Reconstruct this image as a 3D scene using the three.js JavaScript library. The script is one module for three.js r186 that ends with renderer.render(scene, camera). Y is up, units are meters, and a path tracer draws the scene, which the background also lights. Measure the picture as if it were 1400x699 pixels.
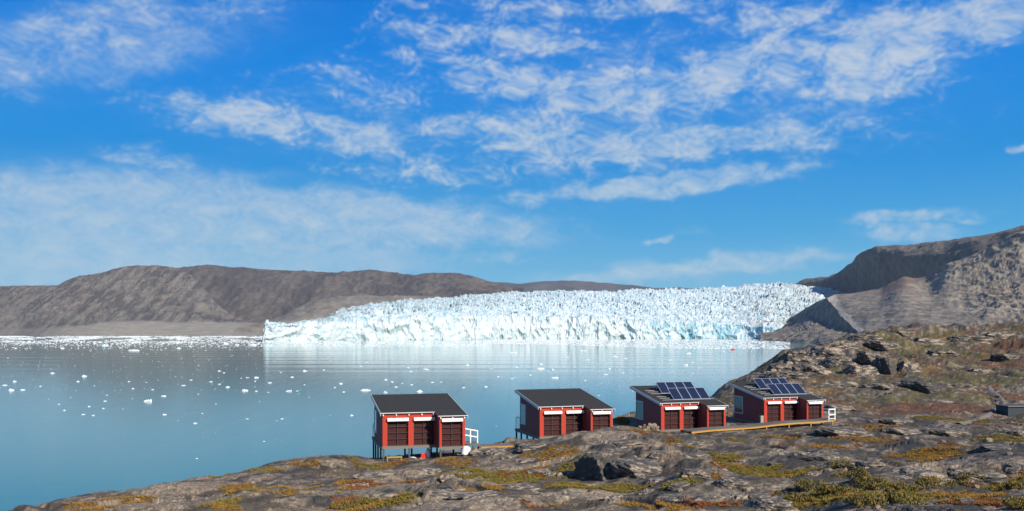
import * as THREE from 'three';
import { mergeGeometries, mergeVertices } from 'three/addons/utils/BufferGeometryUtils.js';
import { createNoise2D, createNoise3D } from 'simplex-noise';

// ------------------------------------------------------------------ camera, sky, sun, exposure
const EYE = 58, FOCAL = 1250, HORIZON = 449, PW = 1400, PH = 699;      // eye height over the fjord (m), lens in photo pixels
const scene = new THREE.Scene();
const camera = new THREE.PerspectiveCamera(2 * Math.atan(HORIZON / FOCAL) * 180 / Math.PI, PW / (2 * HORIZON), 0.5, 120000);
camera.position.set(0, EYE, 0);
camera.lookAt(0, EYE, -1);
camera.setViewOffset(PW, 2 * HORIZON, 0, 0, PW, PH);                    // level camera with a risen lens

const renderer = new THREE.WebGLRenderer({ antialias: true });
renderer.toneMapping = THREE.LinearToneMapping;
renderer.toneMappingExposure = 1.38;
renderer.shadowMap.enabled = true;
scene.fog = new THREE.FogExp2(new THREE.Color(0.62, 0.78, 1.0), 8e-6);

const SUN = new THREE.Vector3(Math.sin(0.66) * Math.cos(0.52), Math.sin(0.52), Math.cos(0.66) * Math.cos(0.52));
const sun = new THREE.DirectionalLight(new THREE.Color(1.0, 0.92, 0.8), 5);
sun.name = 'sun';
sun.position.copy(SUN).multiplyScalar(400).add(new THREE.Vector3(0, 50, -80));
sun.target.position.set(0, 50, -80);
sun.castShadow = true;
sun.shadow.mapSize.set(4096, 4096);
Object.assign(sun.shadow.camera, { left: -220, right: 220, top: 160, bottom: -160, near: 1, far: 1200 });
scene.add(sun, sun.target);

// ------------------------------------------------------------------ noise and small helpers
const mulberry = (s) => () => { s = (s + 0x6d2b79f5) | 0; let t = Math.imul(s ^ (s >>> 15), 1 | s); t = (t + Math.imul(t ^ (t >>> 7), 61 | t)) ^ t; return ((t ^ (t >>> 14)) >>> 0) / 4294967296; };
const n2 = createNoise2D(mulberry(11)), n2b = createNoise2D(mulberry(23)), n3 = createNoise3D(mulberry(37));
const clamp = (x, a = 0, b = 1) => Math.min(b, Math.max(a, x));
const lerp = (a, b, t) => a + (b - a) * t;
const sstep = (a, b, x) => { const t = clamp((x - a) / (b - a)); return t * t * (3 - 2 * t); };
const fbm = (x, y, o = 4, n = n2) => { let s = 0, a = 0.5, f = 1; for (let i = 0; i < o; i++) { s += a * n(x * f + i * 17.3, y * f - i * 9.1); a *= 0.5; f *= 2.03; } return s; };
const ridged = (x, y, o = 4, n = n2) => { let s = 0, a = 0.5, f = 1; for (let i = 0; i < o; i++) { s += a * (1 - 2 * Math.abs(n(x * f + i * 31.7, y * f + i * 5.3))); a *= 0.5; f *= 2.07; } return s; };
const hash = (x, y) => { const s = Math.sin(x * 127.1 + y * 311.7) * 43758.5453; return s - Math.floor(s); };
function worley(x, y) {                                                  // [F1, F2, cell id]
  const ix = Math.floor(x), iy = Math.floor(y); let a = 9, b = 9, id = 0;
  for (let j = -1; j <= 1; j++) for (let i = -1; i <= 1; i++) {
    const cx = ix + i, cy = iy + j, px = cx + hash(cx, cy), py = cy + hash(cy + 57, cx - 13), d = Math.hypot(px - x, py - y);
    if (d < a) { b = a; a = d; id = hash(cx * 1.7 + 3, cy * 2.3 - 5); } else if (d < b) b = d;
  }
  return [a, b, id];
}
const at = (u, v, d) => [(u - 700) / FOCAL * d, EYE - (v - HORIZON) / FOCAL * d, -d];   // photo pixel and distance -> world point
const names = {};
const numbered = (n) => { const k = names[n] = (names[n] ?? -1) + 1; return k ? n + '_' + String(k).padStart(3, '0') : n; };
function add(o, parent) { o.castShadow = o.receiveShadow = true; (parent ?? scene).add(o); return o; }
function mesh(name, geo, mat, parent) { const m = new THREE.Mesh(geo, mat); m.name = parent ? name : numbered(name); return add(m, parent); }
function thing(name, label, category, group, parent) { const g = new THREE.Group(); g.name = numbered(name); g.userData = { label, category }; if (group) g.userData.group = group; return add(g, parent); }
function tag(o, label, category, group, kind) { if (label) o.userData.label = label; if (category) o.userData.category = category; if (group) o.userData.group = group; if (kind) o.userData.kind = kind; return o; }
const std = (rgb, roughness = 0.8, more = {}) => new THREE.MeshStandardMaterial({ color: new THREE.Color().setRGB(...rgb), roughness, ...more });
const box = (x0, x1, y0, y1, z0, z1) => new THREE.BoxGeometry(x1 - x0, y1 - y0, z1 - z0).translate((x0 + x1) / 2, (y0 + y1) / 2, (z0 + z1) / 2);
function bar(a, b, w, h = w) {                                           // a square bar between two points
  const A = new THREE.Vector3(...a), B = new THREE.Vector3(...b), d = B.clone().sub(A), g = new THREE.BoxGeometry(w, h, d.length());
  const m = new THREE.Matrix4().lookAt(new THREE.Vector3(), d.clone().negate(), Math.abs(d.y) > 0.99 * d.length() ? new THREE.Vector3(1, 0, 0) : new THREE.Vector3(0, 1, 0));
  return g.applyMatrix4(m).translate((A.x + B.x) / 2, (A.y + B.y) / 2, (A.z + B.z) / 2);
}
function rod(a, b, r, seg = 7) {
  const A = new THREE.Vector3(...a), B = new THREE.Vector3(...b), d = B.clone().sub(A), g = new THREE.CylinderGeometry(r, r, d.length(), seg);
  g.applyQuaternion(new THREE.Quaternion().setFromUnitVectors(new THREE.Vector3(0, 1, 0), d.clone().normalize()));
  return g.translate((A.x + B.x) / 2, (A.y + B.y) / 2, (A.z + B.z) / 2);
}
const join = (...g) => mergeGeometries(g.flat().map((x) => (x.index ? x.toNonIndexed() : x)));
function gridMesh(nu, nv, point, color, uvOf) {                          // (nu+1) x (nv+1) sheet
  const pos = new Float32Array((nu + 1) * (nv + 1) * 3), col = color && new Float32Array(pos.length), uv = uvOf && new Float32Array((nu + 1) * (nv + 1) * 2), idx = new Uint32Array(nu * nv * 6);
  for (let j = 0, k = 0; j <= nv; j++) for (let i = 0; i <= nu; i++, k++) { const p = point(i / nu, j / nv, i, j); pos[3 * k] = p[0]; pos[3 * k + 1] = p[1]; pos[3 * k + 2] = p[2]; }
  let q = 0;
  for (let j = 0; j < nv; j++) for (let i = 0; i < nu; i++) { const a = j * (nu + 1) + i, b = a + 1, c = a + nu + 1, d = c + 1; idx[q++] = a; idx[q++] = b; idx[q++] = d; idx[q++] = a; idx[q++] = d; idx[q++] = c; }
  const g = new THREE.BufferGeometry();
  g.setAttribute('position', new THREE.BufferAttribute(pos, 3));
  g.setIndex(new THREE.BufferAttribute(idx, 1));
  g.computeVertexNormals();
  const nor = g.attributes.normal.array;
  for (let k = 0; k < pos.length / 3; k++) {
    if (color) { const c = color(pos[3 * k], pos[3 * k + 1], pos[3 * k + 2], k, [nor[3 * k], nor[3 * k + 1], nor[3 * k + 2]]); col[3 * k] = c[0]; col[3 * k + 1] = c[1]; col[3 * k + 2] = c[2]; }
    if (uvOf) { const t = uvOf(pos[3 * k], pos[3 * k + 1], pos[3 * k + 2]); uv[2 * k] = t[0]; uv[2 * k + 1] = t[1]; }
  }
  if (color) g.setAttribute('color', new THREE.BufferAttribute(col, 3));
  if (uvOf) g.setAttribute('uv', new THREE.BufferAttribute(uv, 2));
  return g;
}
const mix3 = (a, b, t) => [lerp(a[0], b[0], t), lerp(a[1], b[1], t), lerp(a[2], b[2], t)];
const mul3 = (a, k) => [a[0] * k, a[1] * k, a[2] * k];
function noiseTexture(size, f, srgb = false) {                           // tiling by evaluating on a torus-blend
  const data = new Uint8Array(size * size * 4);
  for (let j = 0; j < size; j++) for (let i = 0; i < size; i++) {
    const x = i / size, y = j / size, wx = sstep(0.8, 1, x), wy = sstep(0.8, 1, y);
    const F = (a, b) => { const v = f(a, b); return Array.isArray(v) ? v : [v, v, v]; }, at00 = F(x, y), c = wx || wy ? mix3(mix3(at00, F(x - 1, y), wx), mix3(F(x, y - 1), F(x - 1, y - 1), wx), wy) : at00, o = (j * size + i) * 4;
    for (let k = 0; k < 3; k++) data[o + k] = clamp(c[k]) * 255; data[o + 3] = 255;
  }
  const t = new THREE.DataTexture(data, size, size); t.wrapS = t.wrapT = THREE.RepeatWrapping; t.magFilter = THREE.LinearFilter; t.minFilter = THREE.LinearMipmapLinearFilter; t.generateMipmaps = true;
  if (srgb) t.colorSpace = THREE.SRGBColorSpace; t.needsUpdate = true; return t;
}

// ------------------------------------------------------------------ sky: clear arctic blue with altocumulus
{
  const W = 4096, Hh = 2048, data = new Float32Array(W * Hh * 4);
  const lin = (r, g, b) => [r, g, b].map((c) => { c /= 255; return c <= 0.04045 ? c / 12.92 : ((c + 0.055) / 1.055) ** 2.4; });
  const stops = [[0, lin(138, 196, 226)], [2.5, lin(116, 186, 222)], [6, lin(74, 165, 221)], [10, lin(34, 144, 219)], [15, lin(12, 133, 223)], [20, lin(4, 120, 215)], [35, lin(5, 88, 172)], [90, lin(4, 58, 126)]];
  const air = (e) => { let k = 0; while (k < stops.length - 2 && e > stops[k + 1][0]) k++; return mix3(stops[k][1], stops[k + 1][1], clamp((e - stops[k][0]) / (stops[k + 1][0] - stops[k][0]))); };
  // cloud banks: [centre, half size and tilt in photo pixels, weight, softness (0 = torn cloudlets, 1 = veil)]
  const banks = [
    [110, 62, 270, 66, -8, 0.62, 0.75], [930, 140, 380, 120, -6, 0.5, 0.5], [480, 170, 240, 60, 6, 0.42, 0.4],
    [900, 150, 330, 110, -6, 0.5, 0.15], [1150, 60, 260, 80, -12, 0.5, 0.15], [700, 40, 160, 60, 0, 0.42, 0.1], [520, 130, 110, 50, 10, 0.4, 0.15], [640, 215, 200, 45, 0, 0.5, 0.2], [460, 110, 60, 26, 10, 0.5, 0.15],
    [90, 52, 230, 48, -10, 0.66, 0.45], [20, 95, 90, 45, 0, 0.6, 0.5], [300, 14, 120, 26, -12, 0.62, 0.4], [170, 20, 150, 40, -5, 0.6, 0.5],
    [400, 172, 225, 32, 9, 0.74, 0.3], [300, 150, 110, 22, 5, 0.68, 0.35], [500, 200, 90, 20, 8, 0.66, 0.25], [550, 42, 40, 14, 0, 0.55, 0.2], [562, 4, 26, 8, 0, 0.62, 0.4], [545, 78, 28, 16, 10, 0.5, 0.2],
    [720, 52, 120, 22, 8, 0.7, 0.15], [690, 14, 60, 20, 0, 0.62, 0.2], [860, 10, 170, 16, -4, 0.7, 0.25], [650, 90, 60, 12, 10, 0.62, 0.15],
    [840, 122, 230, 34, 3, 0.84, 0.15], [1040, 90, 160, 46, -12, 0.84, 0.2], [1220, 60, 170, 52, -16, 0.88, 0.25], [1350, 22, 110, 44, -14, 0.9, 0.3], [1200, 112, 130, 26, -8, 0.82, 0.2], [1040, 30, 130, 28, -10, 0.62, 0.15],
    [700, 176, 130, 30, 0, 0.82, 0.2], [960, 192, 230, 26, -4, 0.85, 0.3], [780, 205, 160, 24, 4, 0.78, 0.2], [590, 238, 90, 14, 4, 0.74, 0.3], [900, 252, 215, 17, -6, 0.9, 0.55], [760, 268, 120, 10, -3, 0.66, 0.4],
    [180, 292, 350, 66, 3, 0.98, 0.85], [430, 298, 330, 44, 4, 1.0, 0.75], [190, 218, 90, 18, 5, 0.7, 0.5], [60, 345, 380, 60, 0, 0.98, 1], [330, 350, 340, 34, 2, 0.8, 1], [640, 354, 130, 6, -1, 0.6, 0.8],
    [990, 362, 210, 15, -4, 0.86, 0.8], [860, 378, 150, 14, -2, 0.8, 0.9], [1120, 352, 60, 8, -3, 0.7, 0.7], [1250, 298, 95, 9, -2, 0.84, 0.5], [1240, 318, 76, 16, 0, 0.74, 0.7], [1400, 202, 20, 7, 0, 0.8, 0.5], [897, 327, 20, 6, -8, 0.6, 0.5], [945, 318, 30, 5, 0, 0.5, 0.5], [1150, 165, 70, 10, -4, 0.6, 0.1],
  ];
  const cosT = banks.map((b) => Math.cos(b[4] * Math.PI / 180)), sinT = banks.map((b) => Math.sin(b[4] * Math.PI / 180));
  const body = lin(212, 219, 222), veil = lin(132, 184, 221);
  for (let j = 0; j < Hh; j++) {
    const el = ((j + 0.5) / Hh - 0.5) * Math.PI, deg = el * 180 / Math.PI, base = air(Math.max(0, deg));
    for (let i = 0; i < W; i++) {
      const o = (j * W + i) * 4;
      let c = base;
      if (deg > 0) {
        const az = ((i + 0.5) / W - 0.5) * 2 * Math.PI, x = Math.cos(az) * Math.cos(el), z = Math.sin(az) * Math.cos(el), y = Math.sin(el);
        const k = 1 / (y + 0.07), qx = x * k, qz = z * k;
        let m = 0, soft = 0;
        const front = z < -0.3 ? 1 : 0;
        let frame = 0;
        if (front) {
          const u = 700 + FOCAL * x / -z, v = HORIZON - FOCAL * y / -z;
          frame = (1 - sstep(760, 1000, Math.abs(u - 700))) * sstep(-330, -90, v);
          if (frame > 0) {
            const wu = u + 26 * fbm(u / 90 + 3, v / 45, 3) , wv = v + 13 * fbm(u / 90 - 8, v / 45 + 4, 3);
            for (let b = 0; b < banks.length; b++) {
              const B = banks[b], du = wu - B[0], dv = wv - B[1];
              if (Math.abs(du) > B[2] * 1.6 + B[3] * 0.6 || Math.abs(dv) > B[3] * 1.65 + B[2] * Math.abs(sinT[b]) * 1.6) continue;
              const p = (du * cosT[b] + dv * sinT[b]) / B[2], q = (-du * sinT[b] + dv * cosT[b]) / B[3], r = Math.sqrt(p * p + q * q);
              const w = B[5] * (1 - sstep(0.35, 1.6, r));
              if (w > m) { soft = lerp(soft, B[6], clamp(w / (m + w + 1e-6) + 0.2)); m = w; }
            }
          }
        }
        if (frame < 1) { const g = clamp(0.42 + 0.75 * fbm(qx * 0.35 + 5, qz * 0.35 - 2, 3)); m = lerp(g * 0.9, m, frame); soft = lerp(0.35, soft, frame); }
        if (m > 0.02) {
                    const tx = x * 0.985 + y * 0.17, ty = (y * 0.985 - x * 0.1) * 2.1, wq = 0.012 * n3(x * 16, y * 30, z * 16);
          const f3 = (f, o) => { let sum = 0, am = 0.5; for (let q = 0; q < o; q++) { sum += am * n3((tx + wq) * f + q * 7, (ty - wq) * f, z * f); am *= 0.52; f *= 2.1; } return sum; };
          const big = f3(5, 2), small = f3(19, 4);
          const fine = f3(95, 2);
          const puff = lerp(0.45 * big + 0.85 * small + 0.6 * fine, 0.3 * big + 0.2 * small + 0.14 * fine, soft);
          let a = (m * 1.5 - 0.36 + puff * lerp(0.95, 0.5, soft)) / lerp(0.98, 1.05, soft);
          a = clamp(a); a = a * a * (3 - 2 * a);
          a = lerp(a, Math.min(1, m) * 0.62, 0.36) * lerp(0.84, 0.74, soft) * sstep(0, 1.6, deg);
          a *= clamp(0.84 + lerp(0.45, 0.12, soft) * small + lerp(0.32, 0.1, soft) * fine, 0.3, 1.1);
          const tone = mix3(veil, body, clamp(0.34 + 0.6 * a + lerp(0.45, 0.2, soft) * small + lerp(0.3, 0.1, soft) * fine));
          c = mix3(base, tone, a);
        }
      }
      for (let q = 0; q < 3; q++) data[o + q] = c[q] / renderer.toneMappingExposure; data[o + 3] = 1;
    }
  }
  const sky = new THREE.DataTexture(data, W, Hh, THREE.RGBAFormat, THREE.FloatType);
  sky.mapping = THREE.EquirectangularReflectionMapping; sky.magFilter = THREE.LinearFilter; sky.minFilter = THREE.LinearFilter; sky.needsUpdate = true;
  scene.background = sky; scene.environment = sky;
}
console.log('sky done');

// ------------------------------------------------------------------ lofted hills: rows of [u, v, distance]
function polyline(row) {                                                 // smooth sampling by u
  return (u) => {
    let k = 0; while (k < row.length - 2 && u > row[k + 1][0]) k++;
    const a = row[k], b = row[k + 1], t = clamp((u - a[0]) / (b[0] - a[0]), -0.5, 1.5);
    const pm = row[Math.max(0, k - 1)], pn = row[Math.min(row.length - 1, k + 2)];
    const her = (i) => { const m0 = (b[i] - pm[i]) / (b[0] - pm[0]) * (b[0] - a[0]) * 0.7, m1 = (pn[i] - a[i]) / (pn[0] - a[0]) * (b[0] - a[0]) * 0.7, t2 = t * t, t3 = t2 * t; return (2 * t3 - 3 * t2 + 1) * a[i] + (t3 - 2 * t2 + t) * m0 + (-2 * t3 + 3 * t2) * b[i] + (t3 - t2) * m1; };
    return at(u, her(1), her(2));
  };
}
function loftPoint(rows, stops) {
  const P = rows.map(polyline), ease = (s) => s;
  return (u, t) => {
    let k = 0; while (k < stops.length - 2 && t > stops[k + 1]) k++;
    const s = ease(clamp((t - stops[k]) / (stops[k + 1] - stops[k]))), A = P[k](u), B = P[k + 1](u), Z = P[Math.max(0, k - 1)](u), N = P[Math.min(P.length - 1, k + 2)](u);
    return [0, 1, 2].map((i) => { const m0 = (B[i] - Z[i]) * 0.35, m1 = (N[i] - A[i]) * 0.35, s2 = s * s, s3 = s2 * s; return (2 * s3 - 3 * s2 + 1) * A[i] + (s3 - 2 * s2 + s) * m0 + (-2 * s3 + 3 * s2) * B[i] + (s3 - s2) * m1; });
  };
}
const rockBump = noiseTexture(512, (x, y) => 0.5 + 0.4 * ridged(x * 5, y * 5, 5));
const till = (x, y, z) => mix3([0.15, 0.124, 0.094], [0.28, 0.235, 0.185], clamp(0.5 + 1.4 * fbm(x / 70, z / 90 + y / 40, 4, n2b)));      // stony till of the lower right hills
const hillMat = new THREE.MeshStandardMaterial({ vertexColors: true, roughness: 0.95, color: new THREE.Color().setRGB(0.75, 0.775, 0.8) });
const crestU = (t) => { const r = [[0, 1200], [0.1, 1180], [0.3, 1161], [0.62, 1136], [0.92, 1128], [1, 1128]]; let k = 0; while (k < 4 && t > r[k + 1][0]) k++; return lerp(r[k][1], r[k + 1][1], (t - r[k][0]) / (r[k + 1][0] - r[k][0])); };
function hill(name, label, u0, u1, nu, nv, rows, stops, relief, color) {
  const L = loftPoint(rows, stops);
  const T = new Float32Array((nu + 1) * (nv + 1)), U = new Float32Array(T.length);
  const g = gridMesh(nu, nv, (s, t, i, j) => {
    const u = lerp(u0 === 'crest' ? crestU(t) : u0, u1, s), p = L(u, t); T[j * (nu + 1) + i] = t; U[j * (nu + 1) + i] = u;
    const r = relief(p[0], p[2], t, u);
    return [p[0] + (r[1] ?? 0), p[1] + r[0], p[2]];
  }, (x, y, z, k, n) => color(x, y, z, T[k], U[k], n));
  return tag(mesh(name, g, hillMat), label, 'hill', null, 'structure');
}

// the brown ridge behind the glacier
hill('mountain', 'dark brown flat-topped ridge behind the glacier tongue', 170, 716, 420, 110, [
  [[150, 455, 9800], [330, 447, 9800], [500, 425, 10000], [620, 408, 10400], [720, 402, 10800]],
  [[150, 420, 10600], [330, 420, 10600], [500, 408, 10800], [620, 398, 11200], [720, 400, 11400]],
  [[150, 380, 11600], [250, 378, 11600], [400, 384, 11600], [500, 384, 11800], [600, 383, 12000], [680, 394, 12200], [720, 401, 12400]],
  [[150, 372, 12400], [215, 367, 12400], [260, 366, 12400], [290, 363.5, 12400], [330, 367.5, 12400], [400, 371, 12500], [455, 374, 12600], [485, 371, 12600], [505, 369.5, 12600], [545, 376, 12700], [562, 377, 12700], [592, 373.2, 12700], [640, 377.5, 12800], [672, 386, 12900], [692, 392, 12900], [720, 401, 12900]],
  [[150, 385, 14000], [400, 385, 14000], [720, 405, 14000]],
], [0, 0.3, 0.62, 0.9, 1], (x, z, t) => { const k = sstep(0, 0.1, t) * (1 - 0.75 * sstep(0.72, 0.9, t)); return [k * (60 * ridged(x / 1300, z / 1700, 4) + 26 * ridged(x / 420, z / 420 + 3, 4) + 8 * n2(x / 90, z / 110))]; },
(x, y, z, t) => { const a = fbm(x / 700, z / 900 + y / 300, 4), b = fbm(x / 160, y / 90 + z / 160, 4); return mul3(mix3([0.062, 0.054, 0.053], [0.135, 0.11, 0.092], clamp(0.42 + 0.9 * a + 0.9 * b)), 1); });

// the pale moraine knoll between the ridge and the ice
hill('moraine_knoll', 'pale grey bare moraine hump beside the ice tongue', 318, 660, 240, 70, [
  [[310, 458, 8055], [400, 457, 8055], [560, 455, 8055], [680, 450, 8055]],
  [[310, 452, 8200], [360, 444, 8150], [400, 436, 8150], [450, 428, 8200], [560, 425, 8300], [680, 420, 8600]],
  [[310, 450, 8900], [345, 446, 8800], [385, 434, 8700], [415, 418, 8700], [445, 408.5, 8700], [490, 405, 8800], [560, 405.5, 9000], [620, 408, 9200], [680, 410, 9400]],
  [[310, 462, 9900], [500, 440, 9900], [680, 440, 9900]],
], [0, 0.35, 0.85, 1], (x, z, t) => [sstep(0, 0.1, t) * (16 * ridged(x / 350, z / 350, 4) + 4 * fbm(x / 60, z / 60, 3))],
(x, y, z) => { const a = fbm(x / 220, y / 40 + z / 300, 4), b = fbm(x / 60, y / 18, 3); return mix3([0.145, 0.125, 0.105], [0.26, 0.225, 0.185], clamp(0.5 + 0.8 * a + 0.5 * b)); });

// the grey mountain on the far shore
hill('mountain', 'broad grey-brown mountain rising from the far shore', -90, 372, 480, 190, [
  [[-100, 458.3, 8000], [100, 458.3, 8000], [360, 458.3, 8000], [380, 458.3, 8000]],
  [[-100, 450, 8150], [20, 451, 8150], [100, 447, 8150], [160, 441, 8200], [220, 440, 8250], [300, 441, 8300], [360, 443, 8400], [380, 449, 8400]],
  [[-100, 430, 8600], [0, 432, 8600], [100, 420, 8600], [180, 418, 8700], [260, 424, 8700], [310, 434, 8700], [345, 441, 8700], [380, 450, 8600]],
  [[-100, 412, 9100], [0, 412, 9100], [80, 404, 9100], [140, 388, 9200], [200, 384, 9200], [250, 391, 9200], [290, 418, 9000], [320, 436, 8900], [345, 442.5, 8900], [380, 451, 8800]],
  [[-100, 398, 9700], [0, 392.5, 9700], [40, 391.5, 9700], [78, 391, 9700], [92, 384, 9700], [108, 379, 9700], [135, 374, 9700], [160, 367.5, 9700], [190, 364.3, 9700], [215, 365, 9700], [240, 367.5, 9700], [262, 378, 9600], [282, 400, 9400], [305, 426, 9200], [325, 440, 9100], [345, 444, 9100], [380, 452, 9000]],
  [[-100, 420, 11000], [200, 400, 11000], [290, 425, 10400], [380, 458, 10400]],
], [0, 0.16, 0.42, 0.7, 0.93, 1], (x, z, t, u) => { const k = sstep(0.12, 0.3, t) * (1 - 0.7 * sstep(0.8, 0.93, t)) * (1 - 0.6 * sstep(280, 340, u)); return [k * (42 * ridged(x / 620 + z / 1800, z / 900, 4) + 16 * ridged(x / 150, z / 190, 4) + 8 * n2(x / 45, z / 50) + 5 * n2b(x / 22, z / 24)) + (1 - k) * 6 * fbm(x / 140, z / 90, 3) * sstep(0, 0.06, t)]; },
(x, y, z, t, u) => {
  const a = fbm(x / 500 + y / 400, z / 700, 4), b = fbm(x / 90, y / 50 + z / 120, 4, n2b), s = fbm((x + y * 2) / 420, (y - x * 0.25) / 60, 3);
  let c = mix3([0.065, 0.06, 0.06], [0.185, 0.163, 0.142], clamp(0.42 + 1.1 * b + 0.5 * a));
  c = mix3(c, [0.24, 0.17, 0.12], 0.4 * sstep(0.22, 0.4, s) * sstep(0.3, 0.5, t));
  const grav = 1 - sstep(0.13, 0.2, t + 0.03 * a);
  c = mix3(c, mix3([0.2, 0.18, 0.155], [0.31, 0.275, 0.23], clamp(0.5 + 0.8 * fbm(x / 300, y / 14, 4))), grav * sstep(-40, 140, u + 40 * a));
  return c;
});

// faint ridge on the horizon
hill('mountain', 'distant low bluish ridge beyond the ice cap', 640, 1010, 200, 20, [
  [[630, 405, 21000], [1010, 405, 21000]],
  [[630, 398, 22500], [700, 393, 22500], [760, 391, 22500], [860, 395, 22500], [1010, 399, 22500]],
  [[630, 396, 24000], [680, 386.5, 24000], [705, 388.5, 24000], [745, 385, 24000], [790, 386, 24000], [830, 388.5, 24000], [870, 392.5, 24000], [900, 396, 24000], [930, 395.5, 24000], [950, 394.6, 24000], [985, 396, 24000], [1010, 399, 24000]],
  [[630, 405, 26000], [1010, 405, 26000]],
], [0, 0.4, 0.9, 1], (x, z, t) => [60 * ridged(x / 2500, z / 2500, 3) * sstep(0, 0.2, t) * (1 - sstep(0.7, 0.9, t))],
(x, y, z) => mix3([0.075, 0.068, 0.075], [0.13, 0.115, 0.11], clamp(0.5 + fbm(x / 1800, y / 300 + z / 1800, 4))));

// the dark cliff on the right and the plateau above it
hill('mountain', 'dark plateau mountain with a sheer shadowed cliff over the ice', 1072, 1500, 420, 150, [
  [[1060, 402, 10400], [1085, 401, 10200], [1110, 402, 9900], [1150, 404, 9100], [1180, 401, 8150], [1215, 392, 7400], [1260, 382, 6700], [1330, 374, 6000], [1420, 372, 5500], [1500, 372, 5400]],
  [[1060, 400, 10600], [1085, 393, 10500], [1102, 387, 10300], [1140, 381, 9600], [1163, 368, 8900], [1180, 355, 8300], [1205, 350, 7750], [1240, 349, 7150], [1290, 346, 6600], [1340, 336, 6150], [1420, 319, 5800], [1500, 305, 5700]],
  [[1060, 399, 11000], [1085, 391.6, 11000], [1100, 385, 10900], [1140, 378.5, 10300], [1162, 363.5, 9700], [1176, 349.5, 9000], [1196, 341.5, 8600], [1240, 337.2, 8200], [1290, 332.4, 7600], [1340, 325.4, 7000], [1400, 314.2, 6600], [1500, 298, 6300]],
  [[1060, 420, 13000], [1240, 370, 12000], [1500, 340, 11000]],
], [0, 0.5, 0.92, 1], (x, z, t) => { const k = sstep(0, 0.06, t) * (1 - sstep(0.42, 0.5, t)), h = sstep(0.5, 0.6, t) * (1 - sstep(0.8, 0.92, t)); return [k * 12 * ridged(x / 300, z / 300, 4) + h * 25 * ridged(x / 400, z / 400, 4) + 3 * fbm(x / 50, z / 50, 3), k * (26 * ridged(z / 300, x / 900, 3) + 12 * ridged(z / 90, x / 200, 3))]; },
(x, y, z, t) => { const b = fbm(x / 140, y / 60 + z / 140, 4), a = fbm(x / 500, z / 400, 3); return mix3([0.09, 0.077, 0.065], mix3([0.19, 0.152, 0.115], [0.165, 0.14, 0.118], clamp(0.5 + a)), clamp(0.5 + 0.8 * b)); });

// the pale rubble slope on the right with the reddish cone
hill('mountain', 'pale grey rubble mountainside with a reddish cone at its foot', 'crest', 1540, 520, 260, [
  [[1110, 480, 2500], [1200, 478, 2400], [1300, 478, 2300], [1420, 478, 2200], [1560, 478, 2200]],
  [[1110, 444, 4050], [1164, 444, 3800], [1190, 440, 3650], [1240, 436, 3400], [1300, 434, 3300], [1420, 430, 3100], [1560, 424, 3000]],
  [[1110, 420, 4720], [1139, 417, 4680], [1160, 416, 4500], [1200, 413, 4400], [1236, 400, 4350], [1270, 405, 4300], [1300, 404, 4100], [1420, 392, 3900], [1560, 380, 3800]],
  [[1110, 416, 5000], [1130, 408.5, 5000], [1142, 404, 5200], [1165, 402, 5350], [1200, 396, 5400], [1222, 386, 5400], [1237, 379.5, 5400], [1250, 381, 5350], [1264, 379, 5300], [1280, 370, 5200], [1300, 360, 5100], [1340, 345, 5000], [1400, 316, 4900], [1560, 262, 4700]],
  [[1110, 440, 6200], [1200, 425, 6400], [1300, 400, 6200], [1400, 360, 6000], [1560, 310, 6000]],
], [0, 0.3, 0.62, 0.92, 1], (x, z, t, u) => { const k = sstep(0.02, 0.12, t) * (1 - 0.6 * sstep(0.85, 0.92, t)), r = sstep(1215, 1330, u - (0.92 - t) * 110); return [k * lerp(0.35, 1, r) * (22 * ridged(x / 360 + 4, z / 700, 4) + 8 * ridged(x / 90, z / 190, 3) + 2.5 * n2(x / 30, z / 44) + 1.2 * n2b(x / 13, z / 18))]; },
(x, y, z, t, u) => {
  const b = fbm(x / 70, z / 90 + y / 40, 4, n2b), a = fbm(x / 400, z / 500, 3), c1 = fbm(x / 30, y / 12 + z / 40, 3);
  let c = mix3([0.17, 0.134, 0.096], [0.35, 0.285, 0.205], clamp(0.5 + 0.7 * b + 0.6 * a + 0.5 * c1));                     // broken gneiss
  c = mix3(c, till(x, y, z), (1 - sstep(1232, 1300, u - (0.92 - t) * 110 + 70 * a + 25 * b)) * 0.85);    // heath on the lower hill
  c = mix3(c, [0.2, 0.115, 0.08], 0.8 * sstep(0.3, 0.1, Math.abs(t - 0.82)) * sstep(40, 12, Math.abs(u - 1228 + 30 * a)));  // iron-stained cone
  c = mix3(c, [0.38, 0.34, 0.285], (1 - sstep(lerp(6, 13, t), lerp(9, 19, t), u - crestU(t) + 5 * a)) * sstep(0.04, 0.12, t));      // gravel crest of the moraine
  const scar = sstep(0.28, 0.45, fbm(x / 180, y / 16 + z / 500, 3)); c = mix3(c, [0.36, 0.32, 0.27], scar * 0.6 * sstep(0.2, 0.35, t) * (1 - sstep(0.62, 0.75, t)));
  return c;
});
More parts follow.
